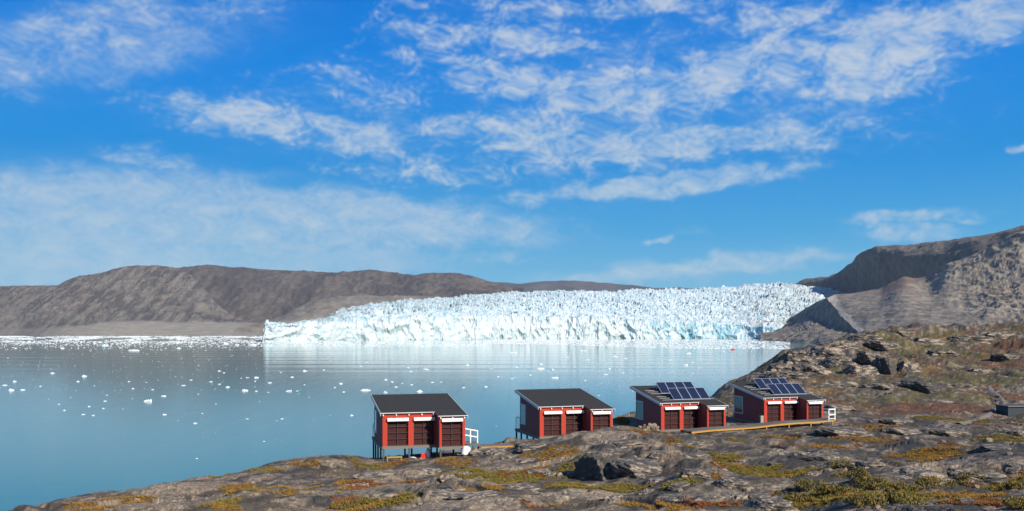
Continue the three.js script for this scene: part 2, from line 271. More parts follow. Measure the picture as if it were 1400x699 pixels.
hill('moraine_face', 'dark shaded side of the gravel moraine above the water', 1040, 1192, 200, 110, [
  [[1030, 466, 4300], [1060, 466.8, 4070], [1100, 469, 3600], [1150, 474, 2900], [1200, 480, 2330]],
  [[1030, 463, 4600], [1060, 459, 4400], [1100, 458, 3950], [1150, 463, 3250], [1200, 471, 2600]],
  [[1030, 461, 4900], [1055, 455, 5050], [1080, 448, 4950], [1110, 437, 4800], [1150, 451, 3950], [1200, 467, 2800]],
  [[1030, 459, 5600], [1060, 447, 5600], [1085, 432, 5450], [1108, 418, 5250], [1122, 410.5, 5100], [1131, 408.3, 5000], [1141, 419, 4600], [1150, 432, 4200], [1165, 445, 3750], [1182, 455, 3350], [1200, 464, 2900]],
  [[1030, 470, 6400], [1110, 440, 6100], [1200, 480, 3500]],
], [0, 0.25, 0.55, 0.93, 1], (x, z, t) => [sstep(0, 0.08, t) * (1 - sstep(0.8, 0.93, t)) * (10 * ridged(x / 160, z / 160, 4) + 3 * n2(x / 40, z / 40))],
till);
console.log('hills done');

// ------------------------------------------------------------------ the glacier
{
  const frontRow = polyline([[350, 0, 3905], [362, 0, 3919], [430, 0, 4143], [480, 0, 4394], [560, 0, 4531], [680, 0, 4833], [850, 0, 5000], [1000, 0, 5179], [1060, 0, 5050], [1110, 0, 5300], [1230, 0, 5900]]);
  const tab = (rows) => (u) => { let k = 0; while (k < rows.length - 2 && u > rows[k + 1][0]) k++; const a = rows[k], b = rows[k + 1]; return lerp(a[1], b[1], clamp((u - a[0]) / (b[0] - a[0]))); };
  const vTop = tab([[350, 443], [365, 441.5], [380, 439], [430, 437.5], [490, 437], [530, 433], [600, 431], [680, 429], [800, 430], [870, 436], [1000, 442], [1060, 446], [1230, 440]]);
  const vSil = tab([[350, 444], [400, 441], [440, 439], [452, 430], [462, 424], [500, 415.5], [560, 409.5], [640, 403.5], [700, 399], [760, 397.3], [840, 397.5], [880, 394.5], [940, 395], [1000, 391], [1060, 387.5], [1085, 387.5], [1120, 392], [1160, 398], [1230, 398]]);
  const dSil = tab([[350, 4300], [400, 4420], [440, 4750], [455, 5300], [500, 5900], [560, 6700], [640, 7600], [700, 8400], [800, 9300], [1230, 9600]]);
  const NU = 1150, NC = 22, NT = 300, NB = 6, NV = NC + NT + NB;
  const U0 = 357.5, U1 = 1225;
  const kind = new Float32Array((NU + 1) * (NV + 1)), blue = new Float32Array(kind.length), dirt = new Float32Array(kind.length);
  const serac = (x, z, amp) => {                                          // broken blocks split by crevasses
    const wx = x + 22 * n2(x / 130, z / 130), wz = z + 22 * n2(x / 130 + 9, z / 130);
    const [f1, f2, id] = worley(wx / 54, wz / 38), [g1, g2, id2] = worley(wx / 21 + 7, wz / 17 + 3);
    const crack = sstep(0, 0.28, f2 - f1), crack2 = sstep(0, 0.3, g2 - g1);
    return amp * (0.75 * (id - 0.5) + 0.55 * (id2 - 0.5) + 0.9 * (crack - 1) + 0.5 * (crack2 - 1) + 0.9 * n2(x / 260, z / 210) - 0.8 * (1 - sstep(0, 0.16, Math.abs(n2b(x / 420, z / 90)))));
  };
  const FACE = (x, h) => 30 * n2(x / 260, 3 + h * 0.3) + 20 * ridged(x / 120, h * 0.7 + 8, 2) + lerp(2.5, 7, h) * ridged(x / 40, h * 1.5 + 4, 2) + 2.2 * n2(x / 14, h * 5);
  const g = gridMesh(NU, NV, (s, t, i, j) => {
    const u = lerp(U0, U1, s), k = j * (NU + 1) + i, P = frontRow(u), D0 = -P[2];
    const yTop = at(0, vTop(u), D0)[1] - 8, edge = sstep(U0, U0 + 6, u + 1.4 * n2(u / 3, j / 14));
    const cap = serac((u - 700) / FOCAL * (D0 + 30), -(D0 + 30), 9);
    if (j <= NC) {                                                         // the calving face
      const h = j / NC, y = lerp(-6, yTop + cap, h);
      const x0 = (u - 700) / FOCAL * D0, face = FACE(x0, h);
      const D = D0 + 22 - face + h * h * 14; kind[k] = 0; blue[k] = face;
      return [(u - 700) / FOCAL * D, lerp(-6, y, edge), -D];
    }
    const w = (j - NC) / NT, back = Math.max(0, (j - NC - NT) / NB), q = Math.min(1, w) ** 1.75;
    const x0 = (u - 700) / FOCAL * D0, face = FACE(x0, 1);
    const D = lerp(D0 + 36 - face * (1 - sstep(0, 0.08, q)), dSil(u), q) + back * 900, vv = lerp(vTop(u), vSil(u), q ** 0.62);
    const y0 = Math.max(at(0, vv, D)[1] - 8, 30), x = (u - 700) / FOCAL * D, grow = lerp(10, 24, sstep(0, 0.2, q)) * (0.95 + 0.6 * n2(x / 520 + 3, D / 360)) * (1 - 0.25 * sstep(0.6, 1, q));
    const rise = serac(x, -D, grow) + sstep(0.75, 1, q) * 16 * ridged(x / 90, D / 200, 2);
    kind[k] = 1; blue[k] = rise; dirt[k] = fbm(x / 420, D / 300, 4) + 0.5 * sstep(900, 1080, u);
    return [x, lerp(-6, y0 + rise - back * 260, edge * (1 - back * 0.2)), -D];
  }, (x, y, z, k) => {
    const a = fbm(x / 70, z / 50 + y / 30, 3), b = fbm(x / 26 + 3, y / 26 + z / 26, 3, n2b);
    let c = mix3([0.5, 0.565, 0.59], [0.15, 0.33, 0.42], clamp(0.27 + 0.9 * a + 0.8 * b));                // firn to blue glacier ice
    if (kind[k] < 0.5) { const vein = sstep(0.3, 0.6, ridged(x / 90, y / 260, 3)); c = mix3([0.53, 0.58, 0.595], [0.17, 0.36, 0.45], clamp(0.03 + 0.4 * sstep(0.1, 0.6, b) + 0.3 * vein + 0.75 * sstep(600, 900, x) * sstep(-0.35, 0.15, a + 0.4 * n2(x / 150, 7)))); }  // veined blue ice; right part of the face painted bluer as shade
    else c = mix3(c, [0.24, 0.22, 0.19], 0.6 * sstep(0.25, 0.8, dirt[k] - 0.16 + 0.6 * b));                       // rock dust
    return c;
  });
  const m = new THREE.MeshPhysicalMaterial({ vertexColors: true, roughness: 0.6, flatShading: true });
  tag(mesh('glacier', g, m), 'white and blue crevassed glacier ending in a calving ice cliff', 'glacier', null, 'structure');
}
console.log('glacier done');

// ------------------------------------------------------------------ the fjord
{
  const swell = (x, z) => {                                               // long low swell from calving ice, dying towards the near shore
    const far = sstep(900, 1900, -z) * (1 - sstep(5200, 7000, -z));
    return far * (0.24 * Math.sin(z / 27 + 2.2 * n2(x / 2600, z / 900)) * (0.6 + 0.6 * n2(x / 1500, z / 700)) + 0.1 * Math.sin(z / 14.3 + x / 400 + 2 * n2(x / 900, z / 500)));
  };
  const rows = []; for (let d = -60; d < 120;) { rows.push(d); d += 40; }
  for (let d = 120; d < 5600;) { rows.push(d); d += clamp(d * 0.03, 6, 10); }
  for (let d = 5600; d < 90000; d *= 1.06) rows.push(d);
  const NX = 90;
  const g = gridMesh(NX, rows.length - 1, (s, t, i, j) => { const d = rows[j], x = (s - 0.5) * 2 * (Math.max(d, 0) * 0.95 + 500); return [x, swell(x, -d), -d]; }, null, (x, y, z) => [x / 24, z / 24]);
  const bump = noiseTexture(1024, (x, y) => 0.5 + 0.26 * fbm(x * 9, y * 13, 4) + 0.2 * fbm(x * 40, y * 55, 3));
  const m = new THREE.MeshPhysicalMaterial({ color: new THREE.Color().setRGB(0.056, 0.2, 0.212), roughness: 0.06, ior: 1.333, specularIntensity: 0.52, bumpMap: bump, bumpScale: 0.02 });
  tag(mesh('fjord_water', g, m), 'calm teal fjord water', 'water', null, 'structure');
}

// ------------------------------------------------------------------ the rocky headland in front
const CTRL = [];
for (const p of [
  // bottom of the picture, then rows further out
  [60, 730, 36], [300, 699, 36], [500, 699, 34], [700, 699, 33], [900, 699, 31], [1100, 699, 29], [1300, 699, 28], [1450, 699, 28],
  [200, 680, 45], [300, 665, 50], [450, 650, 54], [400, 675, 44], [600, 660, 47], [750, 640, 52], [850, 650, 46], [900, 620, 58], [1000, 640, 47], [1000, 610, 62], [1150, 640, 45], [1150, 610, 60], [1300, 640, 43], [1300, 612, 56], [1400, 640, 42], [1400, 605, 56], [1480, 605, 56],
  [-60, 712, 40], [40, 697, 42], [120, 684, 46], [215, 668, 51], [300, 650, 58], [370, 638, 64], [450, 627, 76], [492, 630, 75], [400, 633, 70],
  [523, 631, 65.5], [600, 627, 66], [640, 620, 68], [672, 613, 70], [560, 622, 72], [520, 640, 60],
  [705, 603, 74], [738, 601, 72], [790, 592, 73], [838, 585, 75], [870, 586, 77],
  [900, 589, 80], [950, 593, 77], [990, 586, 82], [845, 578, 90], [868, 566, 100],
  [1045, 580, 87], [1120, 577, 90], [1145, 580, 86], [1020, 594, 78], [1075, 588, 82],
  [1160, 570, 100], [1250, 556, 115], [1320, 575, 95], [1420, 575, 95], [1380, 566, 108], [1330, 545, 130], [1420, 540, 135], [1250, 530, 145], [1150, 545, 130], [1080, 528, 150], [1010, 530, 140], [1050, 548, 118],
  [1062, 505, 190], [1140, 502, 190], [1200, 495, 200], [1300, 500, 200], [1420, 495, 210], [1140, 476, 240], [1250, 471, 260], [1350, 466, 280], [1480, 470, 240],
  [1004, 523, 185], [1046, 497, 215], [1078, 482, 235], [1128, 468, 265], [1176, 457, 290], [1215, 449, 305], [1300, 447, 330], [1400, 445, 350], [1520, 441, 350],
]) CTRL.push(at(...p));
for (const [u, d] of [[1046, 215], [1078, 235], [1128, 265], [1176, 290], [1215, 305], [1300, 330], [1400, 350], [1520, 350]]) for (const [e, y] of [[70, 44], [180, 22], [330, 2]]) CTRL.push([(u - 700) / FOCAL * (d + e), y, -d - e]);
CTRL.push([0, 56.4, 0], [-12, 54.8, -6], [12, 57, -6], [0, 58, 14], [-30, 51.5, -8], [30, 58, -4], [-30, 54, 14], [34, 60, 14],
  [5, 48, -80], [2, 46.6, -83], [16, 47.9, -93], [30, 48.3, -103], [-44, 33, -45], [-38, 33, -72], [-70, 2, -62], [-20, 35, -96], [-50, 0, -112], [0, 38, -106], [-10, 6, -142], [13, 42, -118], [8, 8, -165], [24, 38, -150], [22, 22, -190], [12, -6, -212], [46, 26, -250], [28, -6, -285], [74, 26, -330], [58, -6, -385], [108, 20, -430], [95, -8, -520], [-75, 20, -10], [-110, -6, -20], [-90, -8, -140]);
const warpP = (x, z) => { const d = Math.max(2.2, 24 - z); return [2.1 * x / d, Math.log(d)]; };
const PHI = (r2) => Math.sqrt(r2 + 0.0035);
const RBF = (() => {
  const n = CTRL.length, q = CTRL.map((c) => warpP(c[0], c[2])), A = CTRL.map((c, i) => [...q.map((p) => PHI((p[0] - q[i][0]) ** 2 + (p[1] - q[i][1]) ** 2)), c[1] - 45]);
  for (let i = 0; i < n; i++) {
    let b = i; for (let r = i + 1; r < n; r++) if (Math.abs(A[r][i]) > Math.abs(A[b][i])) b = r;
    [A[i], A[b]] = [A[b], A[i]];
    for (let r = i + 1; r < n; r++) { const f = A[r][i] / A[i][i]; if (f) for (let c = i; c <= n; c++) A[r][c] -= f * A[i][c]; }
  }
  const w = new Float64Array(n); for (let i = n - 1; i >= 0; i--) { let s = A[i][n]; for (let c = i + 1; c < n; c++) s -= A[i][c] * w[c]; w[i] = s / A[i][i]; }
  return { q, w };
})();
function baseHeight(x, z) { const p = warpP(x, z); let s = 45; for (let i = 0; i < RBF.w.length; i++) { const a = p[0] - RBF.q[i][0], b = p[1] - RBF.q[i][1]; s += RBF.w[i] * PHI(a * a + b * b); } return s; }

// single outcrops: photo pixel, distance, half widths (m), height; steep towards the left and the viewer
const OUTCROPS = [[868, 636, 52, 4.2, 3.4, 0.8], [1330, 648, 41, 4.0, 2.4, 0.5], [1170, 592, 72, 6, 4, 0.5], [960, 640, 47, 2.6, 2.0, 0.35], [600, 668, 44, 2.5, 1.6, 0.25],
  [1217, 500, 195, 8, 10, 1.6], [1255, 530, 145, 8, 7, 1.0], [1120, 488, 215, 12, 14, 1.4], [1310, 462, 290, 18, 18, 1.4], [1180, 468, 262, 14, 16, 1.4]].map(([u, v, d, a, b, h]) => [(u - 700) / FOCAL * d, -d, a, b, h]);
const FLAT = [[-5.5, -68, 4.5], [-2, -67, 3.2], [7, -76, 3.2], [17, -84, 5.5], [28, -90, 6], [21, -79, 4], [30, -86, 3]];
function relief(x, z) {
  const d = Math.max(1, -z), rough = sstep(125, 190, d) * sstep(0, 40, x), heath = sstep(95, 130, d);
  const a = x * 0.46 - z * 0.89, b = x * 0.89 + z * 0.46;                  // along and across the rock foliation
  const w1 = n2(x / 9, z / 9), w2 = n2b(x / 9, z / 9);
  let h = 0.36 * n2(a / 18, b / 7.5 + 3) + 0.11 * n2b(a / 7 + 5, b / 3.4);                        // whalebacks
  h += 0.06 * (0.5 - Math.abs(n2(a / 6 + 0.4 * w1, b / 2.3 + 0.4 * w2)));
  const saw = (t, e) => { const f = t - Math.floor(t); return f < 1 - e ? f / (1 - e) : (1 - f) / e; };
  const crack = (n, w) => 1 - sstep(0, w, Math.abs(n));
  h -= 0.13 * crack(n2(a / 5 + 0.3 * w1, b / 2.2 + 20), 0.07) * sstep(-0.2, 0.3, w2) + 0.07 * crack(n2b(a / 1.6, b / 0.8), 0.1) * sstep(-0.1, 0.4, n2(x / 7, z / 7 + 9));   // joints
  const t = (-x * 0.75 + z * 0.66) / 3.4 + 0.9 * w1 + 0.4 * w2;                                          // broken ledges
  h += 0.26 * saw(t, 0.1) * sstep(0.1, 0.55, n2(x / 11 + 7, z / 11)) + 0.09 * saw(b / 1.1 + 0.8 * w2 + 0.4 * n2(x / 2, z / 2), 0.12) * sstep(0, 0.5, n2b(x / 6, z / 6)) - 0.08;
  h += (0.035 * fbm(x / 0.8, z / 0.8, 3) + 0.022 * ridged(x / 0.3, z / 0.5, 2)) / (1 + (d / 70) ** 2);
  if (rough > 0) {
    const v1 = n2(x / 24, z / 34), v2 = n2b(x / 8, z / 12);
    h += rough * (0.9 * n2(x / 30, z / 60) + 0.7 * saw((-x * 0.8 + z * 0.6) / 12 + 1.0 * v1, 0.22) * sstep(-0.2, 0.4, n2(x / 36, z / 50)) + 0.4 * n2(x / 7, z / 14) + 0.22 * ridged(x / 3.5, z / 8, 3) - 0.5);
  }
  h += heath * (1 - rough) * 0.3 * ridged(x / 14, z / 18, 3);
  let k = 1; for (const f of FLAT) { const r = Math.hypot(x - f[0], z - f[1]) / f[2]; k = Math.min(k, lerp(0.18, 1, sstep(0.7, 1.5, r))); }
  h *= k;
  for (const o of OUTCROPS) {
    const dx = (x - o[0]) / o[2] + 0.22 * w1, dz = (z - o[1]) / o[3] + 0.22 * w2; if (Math.abs(dx) > 1.8 || Math.abs(dz) > 1.8) continue;
    const c = -dx * 0.92 + dz * 0.4, r = Math.hypot(dx, dz), k2 = sstep(-0.3, 0.4, c), lump = 1 - sstep(lerp(0.0, 0.4, k2), lerp(1.4, 1.05, k2), r);
    h += o[4] * lump * (0.9 + 0.22 * n2(x / o[2] * 2, z / o[3] * 2) + 0.16 * n2b(x / o[2] * 5, z / o[3] * 5));
  }
  return h;
}
const heightAt = (x, z) => (z > 4 ? baseHeight(clamp(x, -16, 16), 4) : baseHeight(x, z)) + relief(x, z);
function groundAt(u, v, d0 = 20, d1 = 420) {                                // where the line through a photo pixel meets the headland
  let prev = d0; for (let d = d0; d < d1; d *= 1.012) { const p = at(u, v, d); if (heightAt(p[0], p[2]) >= p[1]) { let a = prev, b = d; for (let i = 0; i < 12; i++) { const m = (a + b) / 2, q = at(u, v, m); if (heightAt(q[0], q[2]) >= q[1]) b = m; else a = m; } const r = at(u, v, b); return [r[0], heightAt(r[0], r[2]), r[2]]; } prev = d; }
  return null;
}
// heath patches: photo pixel centre, size, kind (0 ochre, 1 olive, 2 rust) turned into ground ellipses
const PATCHES = [];
for (const [u, v, a, b, kind] of [
  [480, 690, 34, 10, 2], [505, 694, 30, 9, 0], [545, 682, 46, 9, 1], [640, 648, 46, 8, 1], [700, 655, 60, 10, 1], [655, 672, 40, 5, 0], [790, 645, 40, 9, 1], [840, 668, 50, 6, 1], [900, 690, 60, 8, 0], [960, 690, 60, 8, 2], [775, 665, 40, 7, 1], [760, 625, 30, 12, 0], [620, 632, 30, 4, 0],
  [330, 668, 30, 5, 0], [390, 668, 46, 4, 0], [360, 645, 30, 4, 1], [300, 688, 30, 6, 1], [180, 688, 46, 4, 0], [120, 694, 40, 4, 0], [310, 694, 26, 5, 0], [420, 636, 30, 3, 0],
  [930, 605, 24, 5, 0], [1012, 603, 26, 4, 1], [990, 626, 28, 5, 1], [1010, 642, 26, 6, 1], [930, 660, 26, 6, 1], [960, 648, 30, 5, 0], [1060, 597, 40, 3, 0], [1180, 600, 60, 3, 0], [1130, 612, 40, 4, 0], [1270, 622, 50, 6, 0], [1140, 680, 90, 16, 1], [1230, 670, 60, 12, 1], [1100, 690, 60, 10, 2], [1350, 690, 60, 9, 2], [1380, 665, 30, 8, 1], [1320, 680, 60, 9, 0], [1375, 600, 40, 5, 1],
  [1240, 560, 70, 12, 2], [1290, 540, 60, 10, 1], [1330, 520, 80, 12, 1], [1360, 500, 60, 8, 2], [1280, 505, 60, 7, 0], [1220, 545, 60, 7, 1], [1180, 528, 60, 6, 1], [1120, 535, 40, 6, 0], [1330, 560, 60, 10, 2], [1390, 545, 40, 10, 2], [1385, 515, 40, 9, 1], [1300, 480, 70, 6, 1], [1390, 470, 50, 9, 2], [1340, 462, 60, 5, 1], [1215, 465, 40, 4, 1], [1160, 555, 30, 6, 0], [1130, 520, 30, 4, 0], [1300, 575, 50, 7, 1], [1200, 585, 40, 4, 0], [990, 548, 14, 8, 1], [850, 575, 20, 6, 0],
]) { const p = groundAt(u, v); if (p) { const d = -p[2], slope = Math.max(0.06, (EYE - p[1]) / d); PATCHES.push([p[0], p[2], a / FOCAL * d, clamp(b / FOCAL * d / slope, 0.6, 14), kind]); } }
function heathAt(x, z, h) {                                                 // [cover, kind]
  const d = -z, wob = 0.45 * n2(x / 1.7, z / 1.7) + 0.35 * n2b(x / 0.6, z / 0.6) + 0.35 * n2(x / 5, z / 5);
  let best = 0, kind = 0;
  for (const p of PATCHES) { const r = Math.hypot((x - p[0]) / p[2], (z - p[1]) / p[3]) + wob * 0.55; const w = 1 - sstep(0.7, 1.05, r); if (w > best) { best = w; kind = p[4]; } }
  const slope = sstep(95, 120, d) * sstep(20, 40, x - (d - 100) * 0.12), low = n2(x / 13 + 40, z / 13) + 0.5 * n2b(x / 4, z / 4) - 0.9 * h + wob * 0.4;
  const wild = sstep(lerp(0.7, -0.05, slope), lerp(0.95, 0.3, slope), low);
  if (wild > best) { best = wild; const q = n2b(x / 10 + 3, z / 10); kind = slope > 0.5 ? (q < -0.35 ? 2 : q < -0.1 ? 0 : 1) : q < -0.25 ? 2 : q < 0.2 ? 0 : 1; }
  return [best, kind];
}
const HEATH = [[[0.135, 0.072, 0.014], [0.28, 0.155, 0.028]], [[0.064, 0.06, 0.011], [0.19, 0.15, 0.024]], [[0.11, 0.038, 0.013], [0.22, 0.08, 0.02]]];
const heathMask = [];
const rockMap = noiseTexture(1024, (x, y) => { const v = 0.72 + 0.25 * fbm(x * 7, y * 7, 5) + 0.3 * fbm(x * 46, y * 46, 3, n2b) - 0.3 * sstep(0.2, 0.5, n2b(x * 33 + 5, y * 33)) + 0.2 * sstep(0.45, 0.7, n2(x * 60, y * 60)); return [v, v * 0.99, v * 0.97]; });
const rockRelief = noiseTexture(1024, (x, y) => 0.5 + 0.3 * ridged(x * 6, y * 9, 5) + 0.16 * fbm(x * 50, y * 50, 3, n2b));
const rockMat = new THREE.MeshStandardMaterial({ vertexColors: true, map: rockMap, bumpMap: rockRelief, bumpScale: 0.16, roughness: 0.93 });
{
  const NA = 1050, rows = [];
  for (let d = 3; d < 22;) { rows.push(d); d *= 1.05; }
  for (let d = 22; d < 620;) { rows.push(d); d *= d < 120 ? 1.0058 : 1.0075; }
  const BACK = 10;                                                         // the fan opens a few metres behind the viewer
  const g = gridMesh(NA, rows.length - 1, (s, t, i, j) => { const d = rows[j], x = (s - 0.5) * 2 * 0.72 * (d + BACK); return [x, heightAt(x, -d), -d]; }, (x, y, z, vi, nrm) => {
    const h = relief(x, z), d = -z, a = x * 0.46 - z * 0.89, b = x * 0.89 + z * 0.46;
    const far = d > 120 ? 2.4 : 1, lichen = 0.75 * n2(a / 12, b / 3.2) + 0.5 * n2b(a / 4, b / 1.1 + y * 0.7) + 0.4 * n3(x / (0.8 * far), y / (0.5 * far), z / (1.1 * far)) + 0.3 * n2b(x / 26, z / 26);
    let c = mix3([0.38, 0.298, 0.208], [0.062, 0.056, 0.047], sstep(-0.55, 0.55, lichen + 0.36 * sstep(2, 13, x) * (1 - sstep(110, 150, d)) + 0.4 * sstep(130, 170, d) - 0.15));
    c = mix3(c, [0.38, 0.27, 0.19], 0.65 * sstep(0.3, 0.75, n2(a / 5 + 60, b / 1.6 + y * 0.5)));                     // pinkish gneiss bands
    c = mul3(c, 0.95 + 0.42 * n3(x / (0.42 * far), y / (0.3 * far), z / (0.5 * far)) + 0.36 * n3(x / (0.16 * far) + 40, y / (0.12 * far), z / (0.2 * far)));
    c = mix3(c, mul3([0.1, 0.072, 0.04], 1 + 0.5 * n3(x / 0.3, y, z / 0.3)), 0.75 * (1 - sstep(95, 130, d)) * sstep(0.15, 0.6, n2(x / 6 + 70, z / 8) + 0.5 * n2b(x / 1.4, z / 1.6) + 0.3 * n2(x / 0.4, z / 0.4) - 0.8 * h));   // thin dry turf
    const flat = sstep(d > 95 ? 0.5 : 0.74, d > 95 ? 0.68 : 0.86, nrm[1] + 0.12 * n2(x / 0.9, z / 0.9));                                       // heath roots only where soil can lie
    const q = heathAt(x, z, h), tone = clamp(0.5 + 0.6 * n2b(x / 1.3, z / 1.3) + 0.4 * n2(x / 0.3, z / 0.3)), cover = flat * q[0] * sstep(-0.45, 0.15, n2(x / 0.5 + 9, z / 0.5) + 0.6 * n2b(x / 1.6, z / 1.6) + q[0] - 0.6);
    c = mix3(c, mix3(HEATH[q[1]][0], HEATH[q[1]][1], tone), cover * 0.9);
    if (cover > 0.5 && d > 24 && d < 130) heathMask.push([x, y, z, q[1]]);
    return c;
  }, (x, y, z) => [(x + y * 0.4) / 5, (z + y * 0.6) / 5]);
  tag(mesh('rocky_headland', g, rockMat), 'glacier-polished grey gneiss headland with patches of autumn heath', 'ground', null, 'structure');
  const g2 = gridMesh(40, 24, (s, t) => { const z = lerp(-3, 46, t), x = (s - 0.5) * 2 * lerp(0.72 * 13, 30, t); return [x, heightAt(x, z) - 0.12 * Math.max(0, z - 4) - 0.1 * Math.max(0, Math.abs(x) - 12), z]; }, (x, y, z) => mul3([0.12, 0.1, 0.085], 1 + 0.4 * n2(x, z)), (x, y, z) => [x / 5, z / 5]);
  g2.setIndex([...g2.index.array].reverse()); g2.computeVertexNormals();
  tag(mesh('rocky_ground', g2, rockMat), 'bare rock ground behind the viewpoint', 'ground', null, 'structure');
}
console.log('headland done', heathMask.length, PATCHES.length);

// ------------------------------------------------------------------ heath tufts (nobody could count them)
{
  const R = mulberry(5), bl = [];
  for (let i = 0; i < 9; i++) { const a = i * 2.4, l = 0.6 + 0.4 * R(), r = 0.35 * R(), dx = Math.cos(a), dz = Math.sin(a), w = 0.16; bl.push([dx * r - dz * w, 0, dz * r + dx * w], [dx * r + dz * w, 0, dz * r - dx * w], [dx * (r + 0.45), l, dz * (r + 0.45)]); }
  const g = new THREE.BufferGeometry().setFromPoints(bl.map((p) => new THREE.Vector3(...p))); g.computeVertexNormals();
  const near = heathMask.filter((p) => -p[2] < 100), N = Math.min(46000, near.length * 2), m = new THREE.InstancedMesh(g, new THREE.MeshStandardMaterial({ color: 0xffffff, roughness: 1 }), N), M = new THREE.Matrix4(), C = new THREE.Color(), Q = new THREE.Quaternion(), E = new THREE.Euler();
  for (let i = 0; i < N; i++) {
    const p = near[Math.floor(R() * near.length)], x = p[0] + (R() - 0.5) * 0.2, z = p[2] + (R() - 0.5) * 0.3, s = 0.06 + 0.09 * R() * R() + (-p[2]) * 0.0004;
    M.compose(new THREE.Vector3(x, heightAt(x, z) - 0.01, z), Q.setFromEuler(E.set(0, R() * 6.28, 0)), new THREE.Vector3(s * 1.3, s * (0.7 + 0.6 * R()), s * 1.3));
    m.setMatrixAt(i, M);
    const k = R() < 0.14 ? Math.floor(R() * 3) : p[3], c = mix3(HEATH[k][0], HEATH[k][1], 0.35 + 0.9 * R()); m.setColorAt(i, C.setRGB(...c));
  }
  m.name = 'heath_tufts'; tag(m, 'low ochre and olive heath growing in the rock hollows', 'heath', null, 'stuff'); add(m);
}

// ------------------------------------------------------------------ cabins
const grain = noiseTexture(256, (x, y) => { const v = 0.78 + 0.16 * fbm(x * 3, y * 40, 4) + 0.12 * fbm(x * 20, y * 60, 2, n2b); return [v, v, v]; });
const feltMap = noiseTexture(256, (x, y) => { const v = 0.75 + 0.18 * fbm(x * 6, y * 6, 4) + 0.18 * fbm(x * 60, y * 60, 2, n2b); return [v, v, v]; });
const M = {
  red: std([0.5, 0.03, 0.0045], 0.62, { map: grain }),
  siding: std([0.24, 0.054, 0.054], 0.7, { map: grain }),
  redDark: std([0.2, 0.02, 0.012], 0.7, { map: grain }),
  blind: std([0.042, 0.003, 0.0025], 0.8),
  white: std([0.74, 0.74, 0.73], 0.5),
  pale: std([0.5, 0.51, 0.52], 0.5),
  felt: std([0.026, 0.0255, 0.0235], 0.95, { map: feltMap }),
  greyWood: std([0.2, 0.17, 0.14], 0.85, { map: grain }),
  darkWood: std([0.1, 0.085, 0.072], 0.9, { map: grain }),
  yellowWood: std([0.48, 0.26, 0.055], 0.75, { map: grain }),
  frame: std([0.035, 0.036, 0.04], 0.5),
  glass: new THREE.MeshPhysicalMaterial({ color: 0xffffff, roughness: 0.03, transmission: 1, thickness: 0, ior: 1.5, specularIntensity: 0.35 }),
  steel: std([0.3, 0.3, 0.31], 0.45, { metalness: 0.5 }),
  alu: std([0.62, 0.63, 0.65], 0.4, { metalness: 0.6 }),
  cell: new THREE.MeshPhysicalMaterial({ color: new THREE.Color().setRGB(0.008, 0.016, 0.042), roughness: 0.3, clearcoat: 0.3, clearcoatRoughness: 0.08 }),
  cellLine: std([0.05, 0.06, 0.085], 0.5),
  curtain: std([0.32, 0.36, 0.36], 0.9),
};
let SLOPE = 0.14;                                                               // roof pitch, set per cabin
const EAVE = 2.34, W1 = 3.92, WT = 5.82, PR = 1.3, DEP = 5.2;        // metres: bay split, full width, porch bay depth, wall depth
const roofY = (z) => EAVE - SLOPE * z;                                            // underside of the roof at depth z
const prism = (pts, z0, z1) => { const s = new THREE.Shape(pts.map((p) => new THREE.Vector2(...p))); return new THREE.ExtrudeGeometry(s, { depth: z1 - z0, bevelEnabled: false }).translate(0, 0, z0); };
// a plate in the y-z plane between x0 and x1
const sidePlate = (pts, x0, x1) => prism(pts.map(([z, y]) => [-z, y]), 0, x1 - x0).rotateY(Math.PI / 2).translate(x0, 0, 0);
function lapBoards(parent, mat, x0, x1, zA, zB) {                                  // lapped boards on a side wall, cut along the roof
  for (let y = 0.02; y < roofY(zA) - 0.02; y += 0.145) {
    const top = Math.min(y + 0.138, roofY(zA)), cutB = (yy) => clamp((EAVE - yy) / SLOPE, zA, zB);
    const zb0 = cutB(y), zb1 = cutB(top);
    if (zb0 - zA < 0.1) continue;
    mesh('board', sidePlate([[zA, y], [zb0, y], [Math.max(zb1, zA + 0.02), top], [zA, top]], x0, x1), mat, parent);
  }
}
function stackBoards(x0, x1, y0, y1, z0, z1) { const g = []; for (let y = y0; y < y1 - 0.02; y += 0.14) g.push(box(x0, x1, y, Math.min(y1, y + 0.131), z0, z1)); return g; }
